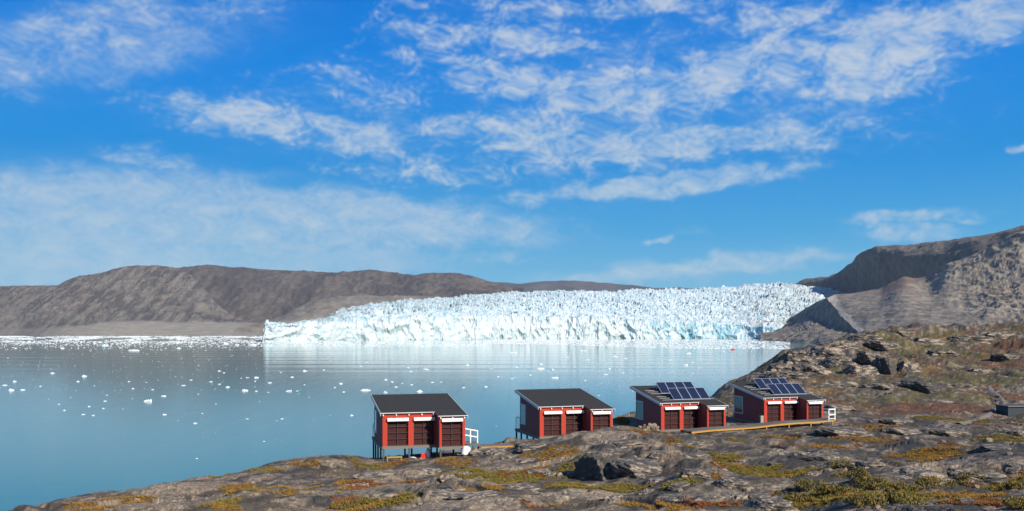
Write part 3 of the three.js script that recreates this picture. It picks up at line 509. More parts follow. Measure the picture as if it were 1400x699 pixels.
function door(root, x0, x1, zf, lines) {                                           // glazed door with a blind behind it and a white roller cassette above
  const d = new THREE.Group(); d.name = 'door'; add(d, root);
  const y0 = 0.03, y1 = 1.86, z = zf - 0.1, w = x1 - x0, nx = 2, ny = 4, f = 0.035, bw = 0.026;
  mesh('frame', join(box(x0, x0 + f, y0, y1, z - 0.03, z + 0.03), box(x1 - f, x1, y0, y1, z - 0.03, z + 0.03), box(x0 + f, x1 - f, y0, y0 + f, z - 0.03, z + 0.03), box(x0 + f, x1 - f, y1 - f, y1, z - 0.03, z + 0.03)), M.frame, d);
  const cw = (w - 2 * f) / nx, ch = (y1 - y0 - 2 * f) / ny;
  mesh('mullion', box(x0 + w / 2 - bw / 2, x0 + w / 2 + bw / 2, y0 + f, y1 - f, z - 0.024, z + 0.024), M.frame, d);
  for (let j = 1; j < ny; j++) for (const s of [0, 1]) mesh('glazing_bar', box(s ? x0 + w / 2 + bw / 2 : x0 + f, s ? x1 - f : x0 + w / 2 - bw / 2, y0 + f + j * ch - bw / 2, y0 + f + j * ch + bw / 2, z - 0.022, z + 0.022), M.frame, d);
  for (let j = 0; j < ny; j++) for (let i = 0; i < nx; i++) mesh('pane', new THREE.PlaneGeometry(cw - bw, ch - bw).translate(x0 + f + (i + 0.5) * cw, y0 + f + (j + 0.5) * ch, z), M.glass, d);
  const slats = []; for (let y = y0 + f; y < y1 - f - 0.05; y += 0.075) slats.push(box(x0 + f, x1 - f, y, y + 0.066, z - 0.16, z - 0.14));
  mesh('blind', join(slats), M.blind, d);
  return d;
}
function hood(root, x0, x1, zf) {
  const pts = [[0.012, 0], [0.18, 0], [0.2, 0.025], [0.2, 0.175], [0.15, 0.235], [0.012, 0.235]];
  return mesh('roller_cassette', sidePlate(pts.map(([z, y]) => [zf + z, 1.8 + y]), x0 - 0.03, x1 + 0.03), M.white, root);
}
function solarPanel(root, x, z, w, l, tilt, lift) {
  const p = new THREE.Group(); p.name = 'solar_panel'; add(p, root);
  p.position.set(x, roofY(z) + 0.16 + lift, z); p.rotation.x = tilt;                // hinged at its lower edge, the sheet leans back
  const f = 0.03;
  mesh('frame', join(box(0, w, -0.02, 0.02, -f, 0), box(0, w, -0.02, 0.02, -l, -l + f), box(0, f, -0.02, 0.02, -l + f, -f), box(w - f, w, -0.02, 0.02, -l + f, -f)), M.alu, p);
  mesh('sheet', box(f, w - f, -0.012, 0.008, -l + f, -f), M.cell, p);
  const g = []; for (let i = 1; i < 6; i++) g.push(box(f + (w - 2 * f) * i / 6 - 0.004, f + (w - 2 * f) * i / 6 + 0.004, 0.008, 0.0105, -l + f, -f));
  for (let i = 1; i < 9; i++) g.push(box(f, w - f, 0.0105, 0.013, -f - (l - 2 * f) * i / 9 - 0.004, -f - (l - 2 * f) * i / 9 + 0.004));
  mesh('cell_lines', join(g), M.cellLine, p);
  return p;
}
function cabin(label, u, d, yaw, eaveV, opt) {
  const root = thing('cabin', label, 'cabin', 'red cabins in a row on the headland');
  SLOPE = opt.pitch;
  const a = yaw * Math.PI / 180, P = at(u, eaveV, d), fy = P[1] - EAVE - 0.1;
  root.position.set(P[0], fy, P[2]); root.rotation.y = a;
  const toWorld = (x, z) => [P[0] + x * Math.cos(a) + z * Math.sin(a), P[2] - x * Math.sin(a) + z * Math.cos(a)];
  const ground = (x, z) => { const w = toWorld(x, z); return heightAt(w[0], w[1]) - fy; };
  // floor and its edge beams
  mesh('floor', join(box(0, WT, -0.1, 0, -DEP, -0.002), box(W1, WT, -0.1, 0, 0, PR - 0.002)), M.greyWood, root);
  mesh('edge_beam', box(-0.02, W1 - 0.002, -0.2, -0.012, 0, 0.06), M.greyWood, root);
  mesh('edge_beam', box(W1 - 0.02, WT + 0.02, -0.2, -0.012, PR, PR + 0.06), M.greyWood, root);
  mesh('edge_beam', box(-0.06, -0.002, -0.24, -0.012, -DEP - 1.3, -0.002), M.greyWood, root);
  mesh('edge_beam', box(WT + 0.002, WT + 0.06, -0.2, -0.012, -DEP, PR - 0.002), M.greyWood, root);
  for (const [x, z] of [[0.08, -0.06], [1.95, -0.06], [W1 + 0.1, PR - 0.08], [WT - 0.1, PR - 0.08], [0.08, -1.8], [0.08, -3.5], [0.08, -DEP + 0.1], [0.06, -DEP - 1.2], [2.9, -DEP - 1.2], [WT - 0.1, -DEP - 1.2], [2.0, -2.6], [4.0, -2.6], [WT - 0.1, -2.6], [4.0, -0.1], [2.9, -DEP + 0.1]]) {
    const g = ground(x, z); if (g < -0.12) mesh('post', box(x - 0.06, x + 0.06, g - 0.35, -0.1, z - 0.06, z + 0.06), M.darkWood, root);
  }
  // walls
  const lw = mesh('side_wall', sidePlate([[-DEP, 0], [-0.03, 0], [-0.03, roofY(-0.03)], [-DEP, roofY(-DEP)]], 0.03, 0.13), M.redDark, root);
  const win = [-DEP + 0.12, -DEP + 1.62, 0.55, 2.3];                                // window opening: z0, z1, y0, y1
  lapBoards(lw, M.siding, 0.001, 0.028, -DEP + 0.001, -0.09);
  const w = new THREE.Group(); w.name = 'window'; add(w, root);
  const fx0 = -0.05, fx1 = -0.001, fr = 0.075;
  mesh('frame', join(box(fx0, fx1, win[2], win[3], win[0], win[0] + fr), box(fx0, fx1, win[2], win[3], win[1] - fr, win[1]), box(fx0, fx1, win[2], win[2] + fr, win[0] + fr, win[1] - fr), box(fx0, fx1, win[3] - fr, win[3], win[0] + fr, win[1] - fr)), M.pale, w);
  mesh('pane', box(-0.022, -0.016, win[2] + fr, win[3] - fr, win[0] + fr, win[1] - fr), new THREE.MeshPhysicalMaterial({ color: new THREE.Color().setRGB(0.03, 0.04, 0.045), roughness: 0.04, clearcoat: 1, clearcoatRoughness: 0.02 }), w);
  if (opt.curtain) mesh('curtain', box(-0.015, -0.012, win[2] + fr, win[3] - fr, win[0] + fr + 0.5, win[1] - fr), M.curtain, w);
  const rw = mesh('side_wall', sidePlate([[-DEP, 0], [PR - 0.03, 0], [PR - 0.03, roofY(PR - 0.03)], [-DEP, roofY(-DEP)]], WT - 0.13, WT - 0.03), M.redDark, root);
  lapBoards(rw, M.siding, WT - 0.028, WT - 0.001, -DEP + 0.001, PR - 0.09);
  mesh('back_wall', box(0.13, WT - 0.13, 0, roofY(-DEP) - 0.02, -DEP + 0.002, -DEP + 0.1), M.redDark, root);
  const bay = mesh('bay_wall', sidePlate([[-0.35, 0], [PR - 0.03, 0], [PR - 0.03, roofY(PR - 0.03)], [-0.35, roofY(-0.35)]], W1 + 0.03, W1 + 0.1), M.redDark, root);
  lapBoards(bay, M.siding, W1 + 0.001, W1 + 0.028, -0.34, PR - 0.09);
  // front pillars, boarded, and the header above the doors
  mesh('corner_board', join(stackBoards(0, 0.33, 0, EAVE - 0.01, -0.09, 0)), M.red, root);
  mesh('pillar', join(stackBoards(1.87, 2.25, 0, EAVE - 0.31, -0.12, 0)), M.red, root);
  mesh('pillar', join(stackBoards(3.79, W1, 0, EAVE - 0.31, -0.12, 0)), M.red, root);
  mesh('header', join(stackBoards(0.33, W1, 1.9, EAVE - 0.02, -0.14, -0.012)), M.red, root);
  mesh('corner_board', join(stackBoards(W1, W1 + 0.16, 0, roofY(PR) - 0.01, PR - 0.09, PR)), M.red, root);
  mesh('corner_board', join(stackBoards(WT - 0.2, WT, 0, roofY(PR) - 0.01, PR - 0.09, PR)), M.red, root);
  mesh('header', join(stackBoards(W1 + 0.16, WT - 0.2, 1.88, roofY(PR) - 0.02, PR - 0.14, PR - 0.012)), M.red, root);
  door(root, 0.33, 1.87, 0); door(root, 2.25, 3.79, 0); door(root, W1 + 0.16, WT - 0.2, PR);
  hood(root, 0.36, 1.84, 0); hood(root, 2.28, 3.76, 0); hood(root, W1 + 0.19, WT - 0.23, PR - 0.02);
  // interior partition keeps the rooms dark
  mesh('inner_wall', box(0.13, W1 + 0.03, 0, EAVE - 0.02, -0.45, -0.4), M.redDark, root);
  mesh('inner_wall', box(W1 + 0.1, WT - 0.13, 0, roofY(PR) - 0.02, PR - 0.45, PR - 0.4), M.redDark, root);
  // roof: an L-shaped felted slab with pale edge boards
  const shear = (g) => { const p = g.attributes.position; for (let i = 0; i < p.count; i++) p.setY(i, p.getY(i) + EAVE - SLOPE * p.getZ(i)); g.computeVertexNormals(); return g; };
  const L = -0.14, R = WT + 0.14, F1 = 0.12, F2 = PR + 0.12, B = -DEP - 1.0, XS = W1 - 0.1;
  const roof = mesh('roof', shear(join(box(L, XS, 0.0, 0.1, B, F1), box(XS, R, 0.0, 0.1, B, F2))), M.felt, root);
  const seams = []; for (let i = 1; i < 6; i++) { const z = lerp(B, F1, i / 6); seams.push(box(L, R, 0.1, 0.106, z - 0.03, z + 0.03)); }
  mesh('felt_seams', shear(join(seams)), M.felt, roof);
  mesh('fascia', shear(box(L - 0.035, L - 0.002, -0.12, 0.115, B - 0.01, F1 + 0.03)), M.pale, root);
  mesh('fascia', shear(box(R + 0.002, R + 0.035, -0.12, 0.115, B - 0.01, F2 + 0.03)), M.pale, root);
  mesh('drip_edge', shear(box(L, XS - 0.005, 0.055, 0.108, F1 + 0.002, F1 + 0.025)), M.pale, root);
  mesh('drip_edge', shear(box(XS, R, 0.055, 0.108, F2 + 0.002, F2 + 0.025)), M.pale, root);
  mesh('fascia', shear(box(XS - 0.03, XS - 0.002, -0.02, 0.112, F1 + 0.034, F2 + 0.03)), M.redDark, root);
  for (const [x, z] of [[0.04, 0], [0.98, 0], [1.9, 0], [2.85, 0], [3.7, 0], [W1 + 0.08, PR], [W1 + 0.95, PR], [WT - 0.08, PR]]) mesh('rafter_tail', sidePlate([[z + 0.004, roofY(z) - 0.19], [z + 0.04, roofY(z) - 0.19], [z + 0.13, roofY(z + 0.13) - 0.1], [z + 0.13, roofY(z + 0.13) - 0.008], [z + 0.004, roofY(z) - 0.008]], x - 0.035, x + 0.035), M.white, root);
  // lake-side deck and its steel rail
  const deckB = []; for (let z = -DEP - 1.3; z < -DEP - 0.03; z += 0.145) deckB.push(box(-0.0, WT, -0.05, -0.01, z, z + 0.135));
  mesh('deck', join(deckB), M.greyWood, root);
  const rl = new THREE.Group(); rl.name = 'deck_railing'; add(rl, root);
  for (const x of [0.03, 1.5, 2.9, 4.4, WT - 0.04]) mesh('post', rod([x, -0.04, -DEP - 1.26], [x, 0.98, -DEP - 1.26], 0.022), M.steel, rl);
  mesh('post', rod([0.03, -0.04, -DEP - 0.12], [0.03, 0.98, -DEP - 0.12], 0.022), M.steel, rl);
  for (const y of [0.2, 0.4, 0.6, 0.8, 0.98]) mesh('rail', join(rod([0.03, y, -DEP - 1.26], [WT - 0.04, y, -DEP - 1.26], y > 0.9 ? 0.024 : 0.012, 5), rod([0.03, y, -DEP - 1.24], [0.03, y, -DEP - 0.12], y > 0.9 ? 0.024 : 0.012, 5)), M.steel, rl);
  // entrance landing on the right with a timber rail
  const ld = []; for (let z = -1.6; z < 0.35; z += 0.145) ld.push(box(WT + 0.062, WT + 1.3, -0.06, -0.012, z, z + 0.135));
  mesh('landing', join(ld), M.greyWood, root);
  for (const [x, z] of [[WT + 1.2, 0.3], [WT + 1.2, -1.5]]) mesh('post', box(x - 0.05, x + 0.05, Math.min(ground(x, z) - 0.3, -0.3), -0.06, z - 0.05, z + 0.05), M.darkWood, root);
  mesh('railing', join(box(WT + 0.1, WT + 0.16, -0.012, 0.95, -1.6, -1.52), box(WT + 1.2, WT + 1.27, -0.012, 0.95, -1.6, -1.52), box(WT + 0.1, WT + 1.27, 0.95, 1.0, -1.62, -1.5), box(WT + 0.16, WT + 1.2, 0.45, 0.52, -1.58, -1.54)), M.greyWood, root);
  if (opt.solar) {
    for (const [z, x] of [[-0.72, 1.66], [-3.0, 1.62]]) {
      const wd = 0.93, l = 1.6;
      for (let i = 0; i < 4; i++) solarPanel(root, x + i * (wd + 0.012), z, wd, l, 0.64, 0);
      for (const zz of [z, z - 0.62, z - 1.16]) { const y = roofY(zz) + 0.125; mesh('mounting_rail', bar([x - 1.15, y + 0.02, zz], [x + 4 * wd + 0.35, y + 0.02, zz], 0.045), M.steel, root); }
      for (const xx of [x + 0.05, x + 1.9, x + 3.7]) mesh('strut', join(bar([xx, roofY(z - 1.16) + 0.14, z - 1.16], [xx, roofY(z) + 0.13 + Math.sin(0.64) * l * 0.97, z - Math.cos(0.64) * l * 0.97], 0.035), bar([xx, roofY(z) + 0.09, z], [xx, roofY(z - 1.16) + 0.09, z - 1.16], 0.035)), M.alu, root);
    }
  }
  return { root, toWorld, ground, fy, a, P };
}
const c1 = cabin('red cabin on stilts with a bare roof and a white rail ramp at its side', 523, 66, 15, 564.5, { pitch: 0.14 });
const c2 = cabin('red cabin with a bare black roof half sunk behind a rock crest', 738, 74, 17.4, 556, { pitch: 0.156, curtain: 1 });
const c3 = cabin('red solar cabin with a heap of stones at its front corner', 904, 82, 18, 551, { pitch: 0.184, solar: 1, curtain: 1 });
const c4 = cabin('red solar cabin at the far end of the boardwalk beside a white frame', 1045, 88, 19.3, 543.8, { pitch: 0.184, solar: 1, curtain: 1 });

// ------------------------------------------------------------------ ramp with white rails at the first cabin
{
  const r = thing('ramp', 'weathered plank ramp with white rails and a yellow edge board', 'ramp');
  r.position.copy(c1.root.position); r.rotation.y = c1.a;
  const x0 = WT + 0.1, z0 = 0.38, z1 = 1.55, x1 = WT + 3.0, x2 = x1;
  const yAt = (x) => x < x0 + 1.15 ? lerp(0.12, -0.12, (x - x0) / 1.15) : -0.12;
  for (let i = 0; i < 24; i++) { const xa = x0 + i * 0.15; mesh('plank', bar([xa + 0.07, yAt(xa + 0.07), z0 - 0.6], [xa + 0.07, yAt(xa + 0.07), z1 - 0.6], 0.138, 0.04), M.greyWood, r); }
  mesh('edge_board', join(bar([x0 + 1.15, yAt(9) - 0.07, z1 - 0.56], [x0 + 3.6, yAt(9) - 0.07, z1 - 0.56], 0.04, 0.1)), M.yellowWood, r);
  for (const x of [x0 + 1.2, x0 + 2.3, x0 + 3.4]) mesh('post', bar([x, yAt(x) - 0.1, z1 - 0.66], [x, c1.ground(x, z1 - 0.66) - 0.2, z1 - 0.66], 0.09), x < x0 + 1.3 ? M.yellowWood : M.darkWood, r);
  const rail = new THREE.Group(); rail.name = 'white_railing'; add(rail, r);
  const zr = z0 - 0.62, pts = [x0 + 0.02, x0 + 0.62, x0 + 1.16];
  for (const x of pts) mesh('post', bar([x, yAt(x) - 0.02, zr], [x, yAt(x) + 1.05, zr], 0.07), M.white, rail);
  for (const h of [1.02, 0.55]) mesh('rail', bar([pts[0], yAt(pts[0]) + h, zr + 0.05], [pts[2] + 0.03, yAt(pts[2]) + h, zr + 0.05], 0.035, 0.08), M.white, rail);
}
// ------------------------------------------------------------------ boardwalk in front of the solar cabins
{
  const b = thing('boardwalk', 'grey plank boardwalk with a yellow edge beam in front of the solar cabins', 'boardwalk');
  const A = at(946, 590.5, 77.5), B = at(1142, 573.5, 86), dx = B[0] - A[0], dz = B[2] - A[2], len = Math.hypot(dx, dz), dy = B[1] - A[1];
  b.position.set(A[0], A[1], A[2]); b.rotation.y = -Math.atan2(dz, dx);
  const n = Math.floor(len / 0.16), yAt = (x) => dy * x / len + 0.04 * Math.sin(x * 0.7);
  for (let i = 0; i < n; i++) { const x = i * 0.16 + 0.07; mesh('plank', box(x - 0.07, x + 0.07, yAt(x) - 0.02, yAt(x) + 0.02, -1.5 + 0.03 * hash(i, 1), 0), M.greyWood, b); }
  const seg = 7; for (let i = 0; i < seg; i++) { const xa = len * i / seg, xb = len * (i + 1) / seg - 0.01; mesh('edge_beam', bar([xa, yAt(xa) - 0.1, -0.05], [xb, yAt(xb) - 0.1, -0.05], 0.05, 0.15), M.yellowWood, b); mesh('edge_beam', bar([xa, yAt(xa) - 0.1, -1.45], [xb, yAt(xb) - 0.1, -1.45], 0.05, 0.15), M.darkWood, b); }
  const cs = Math.cos(b.rotation.y), sn = Math.sin(b.rotation.y);
  for (let i = 0; i <= 6; i++) for (const z of [-0.12, -1.35]) { const x = 0.3 + (len - 0.6) * i / 6, wx = A[0] + x * cs + z * sn, wz = A[2] - x * sn + z * cs, g = heightAt(wx, wz) - A[1]; if (g < yAt(x) - 0.12) mesh('post', box(x - 0.05, x + 0.05, g - 0.25, yAt(x) - 0.03, z - 0.045, z + 0.045), M.yellowWood, b); }
  const f = new THREE.Group(); f.name = 'white_railing'; add(f, b);
  const xe = len - 0.9, ye = yAt(len - 0.4);
  for (const x of [xe, xe + 0.82]) mesh('post', box(x - 0.045, x + 0.045, ye - 0.05, ye + 1.02, -0.02, 0.06), M.white, f);
  for (const [h, t] of [[1.0, 0.1], [0.5, 0.11], [0.12, 0.05]]) mesh('rail', box(xe - 0.045, xe + 0.865, ye + h - t / 2, ye + h + t / 2, 0.062, 0.1), M.white, f);
  for (const x of [xe, xe + 0.82]) mesh('rail', box(x - 0.04, x + 0.04, ye + 0.95, ye + 1.04, -0.7, -0.022), M.white, f);
}
{
  const p = at(1041.5, 577.5, 86.2), g = thing('post_box', 'small grey electrical box standing by the solar cabin corner', 'box');
  g.position.set(p[0], p[1] - 0.1, p[2]); g.rotation.y = 0.3;
  mesh('body', box(-0.15, 0.15, -0.3, 0.66, -0.1, 0.1), std([0.26, 0.25, 0.22], 0.7), g); mesh('lid', box(-0.17, 0.17, 0.662, 0.7, -0.12, 0.12), M.alu, g);
}
// ------------------------------------------------------------------ stores under and beside the first cabin
const onC1 = (x, z) => { const w = c1.toWorld(x, z); return [w[0], heightAt(w[0], w[1]), w[1]]; };
{
  const lathe = (pts, seg = 20) => new THREE.LatheGeometry(pts.map((p) => new THREE.Vector2(...p)), seg);
  const b = thing('barrel', 'pale plastic barrel leaning against the cabin corner', 'barrel');
  const p = onC1(5.66, PR + 0.62); b.position.set(p[0], p[1] + 0.02, p[2]); b.rotation.set(-0.2, 0.3, -0.22);
  mesh('body', lathe([[0, 0], [0.26, 0.0], [0.29, 0.05], [0.31, 0.18], [0.3, 0.2], [0.315, 0.23], [0.315, 0.4], [0.3, 0.43], [0.31, 0.46], [0.3, 0.58], [0.25, 0.65], [0, 0.65]]), M.white, b); mesh('lid', lathe([[0, 0.651], [0.2, 0.651], [0.2, 0.69], [0.16, 0.71], [0, 0.71]]), M.pale, b);
  const j = thing('jerrycan', 'red plastic fuel can under the cabin floor', 'can');
  const q = onC1(3.0, -0.5); j.position.set(q[0], q[1], q[2]); j.rotation.y = 0.4; j.scale.setScalar(0.72);
  mesh('body', new THREE.ExtrudeGeometry(new THREE.Shape([[-0.2, 0], [0.2, 0], [0.22, 0.04], [0.22, 0.36], [0.1, 0.48], [-0.18, 0.48], [-0.22, 0.42], [-0.22, 0.04]].map((p) => new THREE.Vector2(...p))), { depth: 0.22, bevelEnabled: true, bevelSize: 0.02, bevelThickness: 0.02, bevelSegments: 2 }), std([0.55, 0.012, 0.012], 0.4), j);
  mesh('handle', join(box(-0.1, -0.06, 0.5, 0.56, 0.08, 0.14), box(0.04, 0.08, 0.5, 0.56, 0.08, 0.14), box(-0.1, 0.08, 0.56, 0.59, 0.08, 0.14)), std([0.5, 0.012, 0.012], 0.4), j); mesh('cap', rod([0.15, 0.44, 0.11], [0.19, 0.54, 0.11], 0.04), M.frame, j);
  const gcyl = thing('gas_bottle', 'white gas bottle standing beside the red fuel can', 'gas bottle');
  const gq = onC1(3.42, -0.5); gcyl.position.set(gq[0], gq[1], gq[2]);
  mesh('body', lathe([[0, 0], [0.13, 0], [0.16, 0.04], [0.165, 0.5], [0.13, 0.6], [0.06, 0.64], [0, 0.64]]), M.white, gcyl); mesh('valve', rod([0, 0.64, 0], [0, 0.76, 0], 0.03), M.steel, gcyl); mesh('collar', new THREE.CylinderGeometry(0.1, 0.1, 0.13, 16, 1, true, 0, 4.4).translate(0, 0.71, 0), M.white, gcyl);
  const rl = thing('hose_reel', 'coiled pale hose lying under the cabin floor', 'hose');
  const rq = onC1(2.25, -0.35); rl.position.set(rq[0], rq[1] + 0.1, rq[2]); rl.rotation.set(1.1, 0, 0.2);
  for (const [r, y] of [[0.2, 0], [0.25, 0.03], [0.22, 0.07]]) mesh('coil', new THREE.TorusGeometry(r, 0.028, 8, 28).translate(0, 0, y), r > 0.21 ? M.pale : M.frame, rl);
  const tr = thing('trestle', 'low yellow timber trestle on the rock before the cabin stilts', 'trestle');
  const t0 = onC1(0.25, 0.3), t1 = onC1(1.35, 0.5); tr.position.set(t0[0], t0[1], t0[2]);
  const ex = t1[0] - t0[0], ey = t1[1] - t0[1], ez = t1[2] - t0[2];
  mesh('beam', bar([0, 0.28, 0], [ex, ey + 0.3, ez], 0.08, 0.12), M.yellowWood, tr); mesh('leg', bar([0.06, -0.1, 0], [0.06, 0.26, 0], 0.07), M.yellowWood, tr); mesh('leg', bar([ex - 0.06, ey - 0.1, ez], [ex - 0.06, ey + 0.26, ez], 0.07), M.yellowWood, tr);
}
// ------------------------------------------------------------------ dark shed at the right edge
{
  const s = thing('shed', 'low dark blue shed with a flat grey roof by the trail', 'shed');
  const p = groundAt(1396, 566, 85, 140) ?? at(1396, 566, 108); s.position.set(p[0], p[1] - 0.15, p[2]); s.rotation.y = 0.12;
  const navy = std([0.016, 0.034, 0.055], 0.6, { map: grain });
  for (let i = 0; i < 16; i++) mesh('board', box(-1.6 + i * 0.25, -1.36 + i * 0.25, -0.5, 1.0, -0.03, 0), navy, s);
  mesh('wall', join(box(-1.6, -1.5, -0.5, 1.0, -2.2, -0.032), box(2.3, 2.4, -0.5, 1.0, -2.2, -0.032), box(-1.5, 2.3, -0.5, 1.0, -2.2, -2.1)), navy, s);
  mesh('roof', box(-1.75, 2.55, 1.002, 1.08, -2.35, 0.18), std([0.07, 0.085, 0.095], 0.8, { map: feltMap }), s); mesh('roof_edge', box(-1.77, 2.57, 0.98, 1.1, 0.182, 0.21), M.greyWood, s);
}
// ------------------------------------------------------------------ footpath
{
  const pts = [[1352, 528], [1358, 538], [1368, 546], [1372, 553], [1362, 562], [1345, 570], [1325, 577], [1310, 581]].map(([u, v]) => groundAt(u, v, 85, 240)).filter(Boolean).map((p) => new THREE.Vector3(...p));
  console.log('path points', pts.length);
  if (pts.length > 3) {
    const c = new THREE.CatmullRomCurve3(pts), n = 160, nw = 8;
    const g = gridMesh(nw, n, (s, t) => { const p = c.getPoint(t), d = c.getTangent(t), l = Math.hypot(d.x, d.z) || 1, w = (s - 0.5) * (1.25 + 0.5 * n2(t * 14, s > 0.5 ? 3 : 8)), x = p.x + d.z / l * w, z = p.z - d.x / l * w; return [x, heightAt(x, z) + 0.16 - 0.22 * Math.abs(s - 0.5) * 2, z]; }, (x, y, z) => mul3([0.22, 0.185, 0.15], 1 + 0.3 * n2(x / 0.8, z / 0.8)), (x, y, z) => [x / 5, z / 5]);
    tag(mesh('footpath', g, new THREE.MeshStandardMaterial({ vertexColors: true, map: rockMap, roughness: 0.95, side: THREE.DoubleSide })), 'worn pale gravel footpath', 'path', null, 'structure');
  }
}
// ------------------------------------------------------------------ loose stones
function stoneGeometry(seed, sub = 2, flat = 0.7) {
  const g = mergeVertices(new THREE.IcosahedronGeometry(1, sub).deleteAttribute('normal').deleteAttribute('uv')), p = g.attributes.position, col = [];
  for (let i = 0; i < p.count; i++) {
    const v = new THREE.Vector3().fromBufferAttribute(p, i), n = n3(v.x * 0.9 + seed * 7, v.y * 0.9, v.z * 0.9), m = n3(v.x * 2.4, v.y * 2.4 + seed * 3, v.z * 2.4);
    let r = 1 + 0.28 * n + 0.12 * m; const c = Math.round(v.x * 1.5 + n) * 0.06; r -= Math.abs(c) * 0.5;
    v.multiplyScalar(r); v.y *= flat; p.setXYZ(i, v.x, v.y, v.z); col.push(1, 1, 1);
  }
  const h = g.toNonIndexed(); h.computeVertexNormals(); return h;
}
{
  const R = mulberry(77), shapes = [0, 1, 2, 3, 4, 5].map((i) => stoneGeometry(i + 1, 2, 0.55 + 0.1 * (i % 3)));
  const mats = [[0.22, 0.18, 0.14], [0.13, 0.11, 0.09], [0.26, 0.19, 0.11], [0.07, 0.065, 0.06]].map((c) => std(c, 0.95, { bumpMap: rockRelief, bumpScale: 0.02 }));
  const stone = (u, v, w, mi, label, group, sink = 0.25, fixed) => {
    const p = fixed ?? groundAt(u, v); if (!p) return;
    const s = w * (fixed ? 1 : 0.62) / FOCAL * -p[2] / 2, m = mesh('boulder', shapes[Math.floor(R() * 6)], mats[mi]);
    m.position.set(p[0], p[1] + s * (0.55 - sink), p[2]); m.scale.set(s, s * (0.8 + 0.4 * R()), s * (0.8 + 0.4 * R())); m.rotation.set(R() * 0.4, R() * 6.3, R() * 0.4);
    return tag(m, label, 'boulder', group);
  };
  const single = [[1352, 604, 16, 0, 'pale upright boulder on the grey slab'], [1335, 668, 14, 0, null], [1022, 672, 14, 0, null], [574, 690, 9, 0, null], [486, 654, 12, 2, 'ochre lichen-covered stone on bare rock'], [345, 661, 9, 0, null], [298, 666, 8, 1, null], [808, 672, 10, 3, null], [741, 679, 9, 1, null], [930, 672, 12, 0, null], [880, 655, 9, 1, null], [1240, 601, 12, 0, null], [1175, 608, 10, 1, null], [1110, 640, 14, 1, null], [985, 662, 12, 1, null], [690, 690, 9, 1, null], [650, 690, 8, 2, null], [620, 640, 8, 1, null], [560, 650, 8, 1, null], [430, 660, 8, 1, null], [270, 672, 8, 0, null], [318, 678, 7, 1, null], [1290, 605, 12, 1, null], [1380, 622, 14, 1, null], [1320, 660, 14, 3, null], [1260, 688, 14, 1, null], [1200, 695, 12, 0, null], [860, 690, 10, 1, null], [1068, 622, 11, 0, null], [1150, 626, 12, 3, null], [905, 632, 9, 0, null], [958, 620, 9, 1, null], [845, 606, 9, 1, null], [1230, 575, 12, 0, null], [1190, 578, 12, 1, null], [1310, 590, 14, 1, null], [575, 628, 6, 0, null], [625, 622, 6, 1, null], [555, 626, 10, 1, null], [585, 633, 8, 3, null]];
  for (const [u, v, w, mi, l] of single) stone(u, v, w, mi, l ?? ['loose pale stone lying on the bare headland rock', 'loose grey-brown stone lying on the bare headland rock', 'loose ochre stone lying on the bare headland rock', 'loose dark stone lying on the bare headland rock'][mi], l ? null : 'loose stones on the headland');
  for (const [u, v, w, mi] of [[872, 587, 6, 1], [877, 588, 6, 3], [882, 588.5, 6, 2], [887, 589, 7, 1], [893, 589, 7, 3], [899, 588.5, 6, 0], [875, 584.5, 6, 0], [880, 585, 6, 3], [886, 585.5, 7, 2], [892, 585, 8, 1], [898, 585, 7, 0], [889, 581.5, 8, 0], [895, 582, 7, 2], [870, 589, 5, 2], [903, 589, 5, 1], [881, 582, 5, 1]]) {
    const p = at(u, v, 79.3 + (588 - v) * 0.06); stone(u, v, w * 0.95, mi, 'rough stone in the heap by the solar cabin corner', 'stones heaped by the cabin corner', 0.5, p);
  }
}
